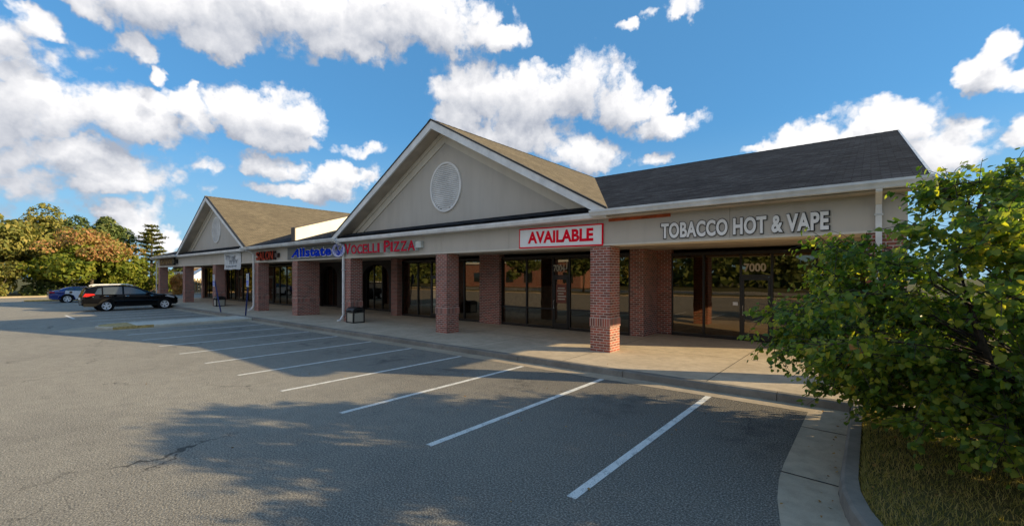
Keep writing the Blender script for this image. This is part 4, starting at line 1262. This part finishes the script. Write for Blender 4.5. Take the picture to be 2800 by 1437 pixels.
mb = MB(); mb.box(-40.65, -40.15, y0 - .005, y0 + .03, .78, .90); mb.build('number_plate', M['sign_white'], root)

root = thing('parked_car', (-55.9, 6.9, 0), 'blue saloon car with a white door parked behind the black SUV', 'car')
y0 = 4.36
st = [(0.0, .45, .80, .86, .72, .6), (.04, .35, .92, .98, .82, .6), (.25, .28, 1.0, 1.08, .87, .6), (.62, .24, 1.02, 1.14, .89, .6), (1.05, .24, 1.0, 1.36, .895, .56), (1.5, .22, .98, 1.42, .90, .57), (2.2, .22, .96, 1.43, .90, .58), (2.8, .22, .95, 1.34, .90, .58), (3.4, .22, .94, 1.04, .89, .6), (3.9, .23, .86, .96, .88, .6), (4.4, .26, .76, .86, .84, .6), (4.7, .32, .6, .66, .68, .5)]
wins = [[(1.0, 1.04), (1.55, 1.02), (1.55, 1.33), (1.30, 1.30)], [(1.62, 1.02), (2.9, .99), (2.55, 1.25), (2.2, 1.34), (1.62, 1.34)]]
car(root, st, -55.9, y0, M['car_blue'], (.97, 1.42), .60, ((1.13, .33), (3.75, .33)), wins, .25, .33, 5, False, ((2.55, .45, .94),), None)
for s in (-1, 1):
    xo = -55.9 + s * .90
    mb = MB(); mb.prism([(y0 + .98, .78), (y0 + 1.0, 1.06), (y0 + 2.55, 1.0), (y0 + 2.55, .30), (y0 + 1.66, .30), (y0 + 1.56, .62), (y0 + 1.3, .76)], 'x', *sorted((xo - .004 * s, xo + .020 * s)))
    d = mb.build('white_door', M['car_white'], root)
    mb = MB(); mb.disc((xo + .021 * s, y0 + 1.35, .90), .10, 'x', 18, s * .003); mb.build('round_emblem', M['sign_brown'], d)
    mb = MB(); mb.box(*sorted((xo - .12 * s, xo - .02 * s)), y0 + .02, y0 + .36, .86, .98); mb.build('tail_lamp', M['tail_red'], root, bevel=.015)
mb = MB(); mb.box(-56.6, -55.2, y0 + .02, y0 + .2, 1.08, 1.12); mb.build('spoiler', M['car_blue'], root, bevel=.01)
# ------------------------------------------------------------------ trees and plants
def unit(n):
    v = RNG.normal(0, 1, (n, 3)); return v / np.linalg.norm(v, axis=1, keepdims=True)

def spray_geo(P, nrm, size):
    """small ragged leaf sprays (two folded quads) for far crowns"""
    n = len(P)
    N = nrm / (np.linalg.norm(nrm, axis=1, keepdims=True) + 1e-9)
    T = unit(n); T -= N * (T * N).sum(1, keepdims=True); T /= np.linalg.norm(T, axis=1, keepdims=True) + 1e-9
    B = np.cross(T, N)
    tpl = np.array([(0, -1.0, 0), (.55, -.25, .22), (0, 1.0, -.1), (-.6, .1, .2)])
    s = size[:, None, None]
    V = P[:, None, :] + s * (tpl[None, :, 0, None] * B[:, None, :] + tpl[None, :, 1, None] * T[:, None, :] + tpl[None, :, 2, None] * N[:, None, :])
    F = ((np.arange(n) * 4)[:, None] + np.array([0, 1, 2, 3])[None, :]).reshape(-1)
    return V.reshape(-1, 3), F

def lobed_crown(c, r, lobes, n, low=-.9, lump=.42, fill=.25):
    """points spread in clumps through a lobed crown; returns points and outward normals"""
    c = np.array(c); r = np.array(r)
    d = unit(lobes * 3); d = d[d[:, 2] > low][:lobes]
    L = d * RNG.uniform(.45, .88, (len(d), 1)); L[0] = 0
    rad = RNG.uniform(.26, .26 + lump * .5, len(L)); rad[0] = .5
    k = RNG.choice(len(L), n, p=rad ** 2 / (rad ** 2).sum())
    u = unit(n); q = RNG.random(n)
    rr = np.where(q < fill, RNG.random(n) ** .5, RNG.uniform(.82, 1.08, n))
    p = L[k] + u * (rad[k] * rr)[:, None]
    # ragged gaps: drop clumps by a cheap 3-D cell hash
    cell = np.floor(p * 5.2 + 50).astype(int); h = (cell[:, 0] * 73856093 ^ cell[:, 1] * 19349663 ^ cell[:, 2] * 83492791) % 100
    keep = h > 22
    p, u = p[keep], u[keep]
    return c + p * r, u

def far_tree(name, label, cat, base, c, r, n, size, mat, lobes=16, trunk=.28, group=None, low=-.7, fill=.2):
    S = thing(name, base, label, cat, group)
    b = Vector(base); cc = Vector(c)
    mb = MB()
    mb.tube([b - Vector((0, 0, .1)), b.lerp(cc, .35) + Vector((.1, .05, 0)), cc + Vector((0, 0, r[2] * .3))], [trunk, trunk * .75, trunk * .3], 8)
    for k in range(9):
        a = 2 * math.pi * k / 9 + random.random(); t = .35 + .5 * random.random()
        s = b.lerp(cc, .45 + .5 * random.random())
        e = cc + Vector((math.cos(a) * r[0] * t * 1.1, math.sin(a) * r[1] * t * 1.1, r[2] * random.uniform(-.3, .6)))
        mb.tube([s, s.lerp(e, .5) + Vector((0, 0, .2)), e], [trunk * .4, trunk * .25, trunk * .08], 5)
    mb.build('trunk', M['bark_grey'], S, smooth=True)
    n = int(n * 1.7); size *= .74
    P, N = lobed_crown(c, r, lobes, n, low=low, fill=fill)
    N = N + np.array([0, 0, .5]) + RNG.normal(0, .7, N.shape)
    V, F = spray_geo(P, N, RNG.uniform(size * .55, size * 1.25, len(P)))
    fastmesh('crown', V, F, 4, mat, S)
    return S

M['oak_leaves'] = leaf_mat('oak_leaves', [(0, C(0.090, 0.112, 0.030)), (.35, C(0.195, 0.210, 0.054)), (.7, C(0.345, 0.307, 0.083)), (1, C(0.495, 0.360, 0.105))], .3, .6, .22, .25)
M['dark_leaves'] = leaf_mat('evergreen_leaves', [(0, C(0.045, 0.075, 0.027)), (.4, C(0.105, 0.150, 0.048)), (.75, C(0.180, 0.217, 0.068)), (1, C(0.285, 0.270, 0.090))], .25, .6, .25, .25)
M['maple_red'] = leaf_mat('maple_red_leaves', [(0, C(.20, .23, .055)), (.34, C(.32, .29, .08)), (.52, C(.46, .25, .11)), (.74, C(.52, .26, .14)), (.88, C(.40, .34, .09)), (1, C(.28, .32, .07))], .35, .6, .9, .25)
M['lime_leaves'] = leaf_mat('lime_leaves', [(0, C(0.060, 0.098, 0.015)), (.4, C(0.143, 0.188, 0.024)), (.75, C(0.270, 0.285, 0.039)), (1, C(0.405, 0.330, 0.060))], .4, .6, .3, .25)
M['russet'] = leaf_mat('russet_leaves', [(0, C(0.210, 0.090, 0.030)), (.4, C(0.420, 0.195, 0.060)), (.75, C(0.570, 0.330, 0.120)), (1, C(0.330, 0.330, 0.075))], .4, .6, .5, .25)
M['pine_needles'] = leaf_mat('pine_needles', [(0, C(0.053, 0.083, 0.027)), (.5, C(0.128, 0.150, 0.042)), (1, C(0.270, 0.225, 0.068))], .25, .6, .4, .25)

G = 'trees beyond the far end of the lot'
far_tree('oak_tree', 'broad olive-green oak with the highest rounded crown at the left', 'tree', (-85, 6.0, .1), (-85, 6.2, 6.6), (4.8, 4.6, 4.9), 9500, .36, M['oak_leaves'], 20, .4, G)
far_tree('oak_tree', 'olive oak cut by the left photo edge, lower than the rounded one', 'tree', (-80, .5, .1), (-80, .6, 5.6), (4.4, 4.2, 4.2), 7500, .36, M['oak_leaves'], 18, .35, G)
far_tree('evergreen_tree', 'dark green tree rising behind the red-orange maple', 'tree', (-82, 11.2, .1), (-82, 11.0, 6.3), (3.8, 3.3, 4.6), 8000, .33, M['dark_leaves'], 18, .3, G)
far_tree('evergreen_tree', 'dense dark tree filling the gap behind the two olive oaks', 'tree', (-88, -4, .1), (-88, -3.5, 4.6), (4, 5, 4.2), 5000, .4, M['dark_leaves'], 16, .3, G)
# the maple: green skirt below, red-orange crown above
S = far_tree('maple_tree', 'spreading maple turning red-orange over a yellow-green skirt', 'tree', (-74, 9.4, .1), (-74, 9.6, 5.5), (3.4, 4.3, 2.3), 5200, .25, M['maple_red'], 26, .25, None, low=-.5, fill=.12)
P, N = lobed_crown((-73.6, 9.6, 3.6), (3.9, 5.1, 2.5), 18, 7000, low=-.6)
V, F = spray_geo(P, N + np.array([0, 0, .6]) + RNG.normal(0, .6, N.shape), RNG.uniform(.16, .34, len(P)))
fastmesh('lower_crown', V, F, 4, M['lime_leaves'], S)
def shrub(label, c, r, n, size, mat, group, name='shrub', lobes=12):
    S = thing(name, (c[0], c[1], .1), label, 'shrub', group)
    mb = MB()
    for k in range(7):
        a = 2 * math.pi * k / 7
        mb.tube([(c[0], c[1], .05), (c[0] + math.cos(a) * r[0] * .3, c[1] + math.sin(a) * r[1] * .3, c[2] * .7), (c[0] + math.cos(a) * r[0] * .6, c[1] + math.sin(a) * r[1] * .6, c[2] + r[2] * .3)], [.06, .04, .015], 5)
    mb.build('stem', M['bark_grey'], S)
    n = int(n * 1.7); size *= .72
    P, N = lobed_crown(c, r, lobes, n, low=-.9)
    P[:, 2] = np.maximum(P[:, 2], .13)
    V, F = spray_geo(P, N + np.array([0, 0, .5]) + RNG.normal(0, .6, N.shape), RNG.uniform(size * .6, size * 1.3, len(P)))
    fastmesh('foliage', V, F, 4, mat, S)
G2 = 'shrubs along the far verge'
shrub('large olive shrub below the oak cut by the left edge', (-75.5, 1.8, 2.1), (2.4, 2.6, 2.6), 3600, .24, M['oak_leaves'], G2)
shrub('dark shrub under the maple behind the blue car', (-76.5, 6.0, 1.3), (2.0, 2.3, 1.7), 2600, .24, M['dark_leaves'], G2)
shrub('yellow-green shrub behind the roof of the black car', (-73.2, 12.6, 1.5), (1.6, 2.4, 1.6), 2800, .2, M['lime_leaves'], G2)
shrub('yellow-green shrub between the maple and the end column', (-73.6, 15.8, 1.6), (1.8, 2.2, 1.9), 2600, .2, M['lime_leaves'], G2)
shrub('dark shrub at the far left behind the verge', (-78.5, -3.5, 1.6), (2.4, 3.5, 2.2), 2800, .26, M['dark_leaves'], G2)
shrub('dark shrub beneath the pine', (-78.5, 12.5, 1.9), (2.2, 4.2, 2.2), 3400, .26, M['dark_leaves'], G2)
shrub('russet autumn shrub seen between the two end columns', (-66.5, 16.9, 1.3), (1.3, 1.5, 1.4), 2600, .15, M['russet'], G2)
shrub('tall russet shrub behind the picket fence', (-76, 21.5, 2.2), (2.0, 2.4, 2.1), 2400, .22, M['russet'], G2)

# pine: whorls of drooping boughs with needle tufts
def pine(label, x, y, h, rad, n):
    S = thing('pine_tree', (x, y, .1), label, 'tree')
    mb = MB(); mb.tube([(x, y, 0), (x + .1, y, h * .5), (x, y + .1, h)], [.22, .15, .03], 8)
    P = []; z = h * .22
    while z < h - .15:
        t = (z - h * .22) / (h * .78); L = rad * (1 - t) ** .75 * random.uniform(.7, 1.15) + .25
        for k in range(6):
            a = 2 * math.pi * k / 6 + random.uniform(-.5, .5) + z; l = L * random.uniform(.55, 1.15)
            e = (x + math.cos(a) * l, y + math.sin(a) * l, z + l * random.uniform(.02, .32))
            mb.tube([(x, y, z), (x + math.cos(a) * l * .5, y + math.sin(a) * l * .5, z + .02), e], [.05, .035, .012], 5)
            m = int(n * l / 90)
            q = RNG.uniform(.3, 1.05, m)[:, None]
            P.append(np.array([x, y, z]) * (1 - q) + np.array(e) * q + RNG.normal(0, .16, (m, 3)) * np.array([1, 1, .55]))
        z += h * .062
    mb.build('trunk', M['bark_grey'], S)
    P = np.concatenate(P)
    V, F = spray_geo(P, RNG.normal(0, .5, P.shape) + np.array([0, 0, 1]), RNG.uniform(.10, .26, len(P)))
    fastmesh('needles', V, F, 4, M['pine_needles'], S)
far_tree('oak_tree', 'olive oak standing apart at the open end of the verge', 'tree', (-86, -12, .1), (-86, -12, 5.2), (4, 4.6, 4.0), 4500, .4, M['oak_leaves'], 16, .3, G)
far_tree('evergreen_tree', 'dark green tree last in the row along the open verge', 'tree', (-88, -22, .1), (-88, -22, 5.0), (4, 5, 4.0), 4500, .4, M['dark_leaves'], 16, .3, G)
far_tree('oak_tree', 'mid-green oak closing the skyline gap behind the maple', 'tree', (-92, 9.5, .1), (-92, 9.5, 6.3), (4.5, 5.5, 4.4), 6500, .38, M['dark_leaves'], 18, .3, G)
pine('lone pine with open tiered boughs left of the far gable', -78, 16.1, 9.6, 3.0, 4200)

# picket fence, white tent and a tan roofed house far behind the end columns
S = thing('picket_fence', (-68, 18.5, .1), 'weathered wooden picket fence seen between the end columns', 'fence')
mb = MB(); y = 17.2
while y < 24:
    mb.prism([(y, .1), (y, 1.95), (y + .09, 2.08), (y + .18, 1.95), (y + .18, .1)], 'x', -68.0, -67.97); y += .30
mb.build('picket', M['fence'], S)
mb = MB(); mb.box(-68.06, -68.0, 17.2, 24, .5, .6); mb.box(-68.06, -68.0, 17.2, 24, 1.5, 1.6); mb.build('rail', M['fence'], S)
mb = MB()
for y in (17.15, 19.5, 21.8, 24.0): mb.box(-68.16, -68.06, y, y + .1, .1, 2.0)
mb.build('post', M['fence'], S)
mb = MB(); mb.box(-67.6, -67.3, 12.5, 25, .1, .26); setp(mb.build('verge_edging', M['pan']), kind='structure')
S = thing('white_tent', (-74, 21.5, .1), 'white peaked tent roof behind the picket fence', 'tent')
mb = MB(); T = [(-77, 18.6, 2.0), (-71, 18.6, 2.0), (-71, 25.4, 2.0), (-77, 25.4, 2.0)]; ap = (-74, 22.4, 4.3)
for a, b in zip(T, T[1:] + T[:1]):
    mb.face([a, b, ap]); mb.face([a, b, (b[0], b[1], 1.75), (a[0], a[1], 1.75)])
mb.build('canopy', M['tent'], S)
mb = MB()
for q in T: mb.tube([(q[0], q[1], .1), (q[0], q[1], 2.0)], .04, 6)
mb.build('pole', M['metal'], S)
S = thing('house', (-96, 30, .1), 'pale house with a tan pitched roof beyond the white tent', 'house')
mb = MB(); mb.box(-104, -90, 25, 38, .1, 3.2); mb.build('wall', M['house_wall'], S)
mb = MB(); mb.prism([(-104.6, 3.1), (-97, 6.6), (-89.4, 3.1), (-89.4, 3.25), (-97, 6.8), (-104.6, 3.25)], 'y', 24.5, 38.5); mb.build('roof', M['house_roof'], S)
mb = MB()
for y in (27, 31, 35): mb.box(-90.0, -89.96, y, y + 1.2, 1.2, 2.5)
mb.build('window', M['car_glass'], S)

# --- the redbud in the near right corner
def redbud():
    bx, by = 1.50, 7.62
    S = thing('redbud_tree', (bx, by, Z_LAWN), 'low spreading heart-leaved tree in the right foreground, on the lawn', 'tree')
    rad_z = [(.3, 1.1), (.45, 1.4), (.8, 2.0), (1.05, 2.45), (1.35, 2.7), (1.7, 2.88), (2.2, 2.62), (2.45, 2.5), (2.85, 2.0), (3.1, 1.6), (3.35, 1.1), (3.55, .5)]
    def rmax(z): return float(np.interp(z, [a for a, _ in rad_z], [b for _, b in rad_z]))
    mb = MB(); stems = []
    for k in range(5):
        a = 2 * math.pi * k / 5 + .4; l = random.uniform(.25, .5)
        p = [Vector((bx + math.cos(a) * .05, by + math.sin(a) * .05, .05)), Vector((bx + math.cos(a) * l * .5, by + math.sin(a) * l * .5, .7)), Vector((bx + math.cos(a) * l, by + math.sin(a) * l, 1.5)), Vector((bx + math.cos(a) * l * 1.5, by + math.sin(a) * l * 1.5, 2.6)), Vector((bx + math.cos(a) * l * .8, by + math.sin(a) * l * .8, 3.4))]
        stems.append(p); mb.tube(p, [.075, .06, .048, .03, .012], 8)
    ends = []
    for k in range(195):
        z = random.uniform(.45, 3.6) if k > 50 else random.uniform(.5, 1.9); a = 2.39996 * k + random.uniform(-.3, .3)
        q = random.uniform(.74, 1.03)
        ends.append((a, z, q))
    pts, out, twg = [], [], []
    for a, z, q in ends:
        r = rmax(z) * q
        st = stems[int((a % (2 * math.pi)) / (2 * math.pi) * 5) % 5]
        s = st[1].lerp(st[3], min(1, max(0, (z - .9) / 2.6))) if z < 3.2 else st[3].lerp(st[4], .5)
        s = Vector((s.x, s.y, min(s.z, z + .1)))
        e = Vector((bx + math.cos(a) * r, by + math.sin(a) * r, z))
        mid = s.lerp(e, .5) + Vector((random.gauss(0, .12), random.gauss(0, .12), random.uniform(.05, .38)))
        C_ = [s, s.lerp(mid, .6) + Vector((0, 0, .05)), mid, mid.lerp(e, .55) + Vector((0, 0, .07)), e]
        mb.tube(C_, [.012, .010, .008, .005, .002], 5)
        nt = int(16 + 23 * r / 2.6)
        for j in range(nt):
            t = random.uniform(.28, 1.0); f = t * 4; i = min(3, int(f)); p = C_[i].lerp(C_[i + 1], f - i)
            dirv = Vector((math.cos(a), math.sin(a), 0)) * .5 + Vector((random.gauss(0, .7), random.gauss(0, .7), random.gauss(.05, .5)))
            L = random.uniform(.18, .46); tip = p + dirv.normalized() * L + Vector((0, 0, -.06))
            mb.tube([p, p.lerp(tip, .5) + Vector((0, 0, .03)), tip], [.0045, .0035, .002], 4, caps=False)
            m = random.randint(8, 12)
            for l in range(m):
                u = (l + .6) / m
                w = p.lerp(tip, u) + Vector((random.gauss(0, .03), random.gauss(0, .03), random.gauss(-.02, .03)))
                pts.append(w[:]); out.append((math.cos(a), math.sin(a), .3))
    # fill out the top where it leaves the picture
    mb.build('trunk', M['bark'], S, smooth=True)
    P = np.array(pts); O = np.array(out); n = len(P)
    Nn = O * .55 + np.array([0, 0, .55]) + RNG.normal(0, .55, (n, 3))
    T = np.array([0, 0, -.8]) + O * .5 + RNG.normal(0, .45, (n, 3))
    V, F = leaf_geo(P, Nn, T, RNG.uniform(.040, .074, n))
    fastmesh('crown', V, F, 5, M['redbud'], S, smooth=False)
    print('redbud leaves', n)
redbud()

# --- across the lot, behind the camera: seen only mirrored in the shop windows
G3 = 'trees across the street, mirrored in the shop windows'
def island(x0, x1, y0, y1, nm):
    mb = MB(); mb.box(x0, x1, y0, y1, 0, .13); setp(mb.build(nm, M['lawn']), kind='structure')
island(-90, 40, -24, -19, 'street_verge')
mb = MB(); mb.box(-90, 40, -19, -18.8, 0, .15); setp(mb.build('street_curb', M['pan']), kind='structure')
for k, (x, y, h, m_) in enumerate(((-9, -26, 6.2, 'dark_leaves'), (-16, -27, 7, 'dark_leaves'), (-24, -26, 6.5, 'oak_leaves'), (-33, -27, 7.2, 'dark_leaves'), (-43, -26, 6.6, 'dark_leaves'), (-66, -26, 7, 'dark_leaves'))):
    lab = ['first', 'second', 'third', 'fourth', 'fifth', 'sixth'][k] + ' street tree mirrored in the dark windows, beyond the lot behind the viewer'
    far_tree('street_tree', lab, 'tree', (x, y, .1), (x, y, h * .62), (3.2, 2.8, h * .36), 1500, .42, M[m_], 12, .22, G3)
S = thing('brick_building', (-62, -46, .1), 'long red brick building across the street, mirrored in the windows', 'building')
mb = MB(); mb.box(-80, -44, -54, -45, 0, 5.2); mb.build('wall', M['brick'], S)
mb = MB(); mb.box(-80.3, -43.7, -54.3, -44.7, 5.2, 5.6); mb.build('roof_edge', M['white_trim'], S)
mb = MB(); x = -78
while x < -47: mb.box(x, x + 2.2, -45.02, -44.96, 1, 3.2); x += 5
mb.build('window', M['car_glass'], S)

# a far belt of woods behind the viewer, one mass in the mirror images
P = np.stack([RNG.uniform(-150, 60, 5200), RNG.uniform(-78, -66, 5200), np.zeros(5200)], 1)
P[:, 2] = RNG.random(5200) * (6.5 + 2.0 * np.sin(P[:, 0] * .19) + 1.2 * np.sin(P[:, 0] * .53))
V, F = spray_geo(P, RNG.normal(0, 1, P.shape) + np.array([0, 1, .4]), RNG.uniform(.6, 1.5, len(P)))
setp(fastmesh('distant_woods', V, F, 4, M['dark_leaves']), 'belt of far woods mirrored in the shop windows', 'woods', None, 'stuff')
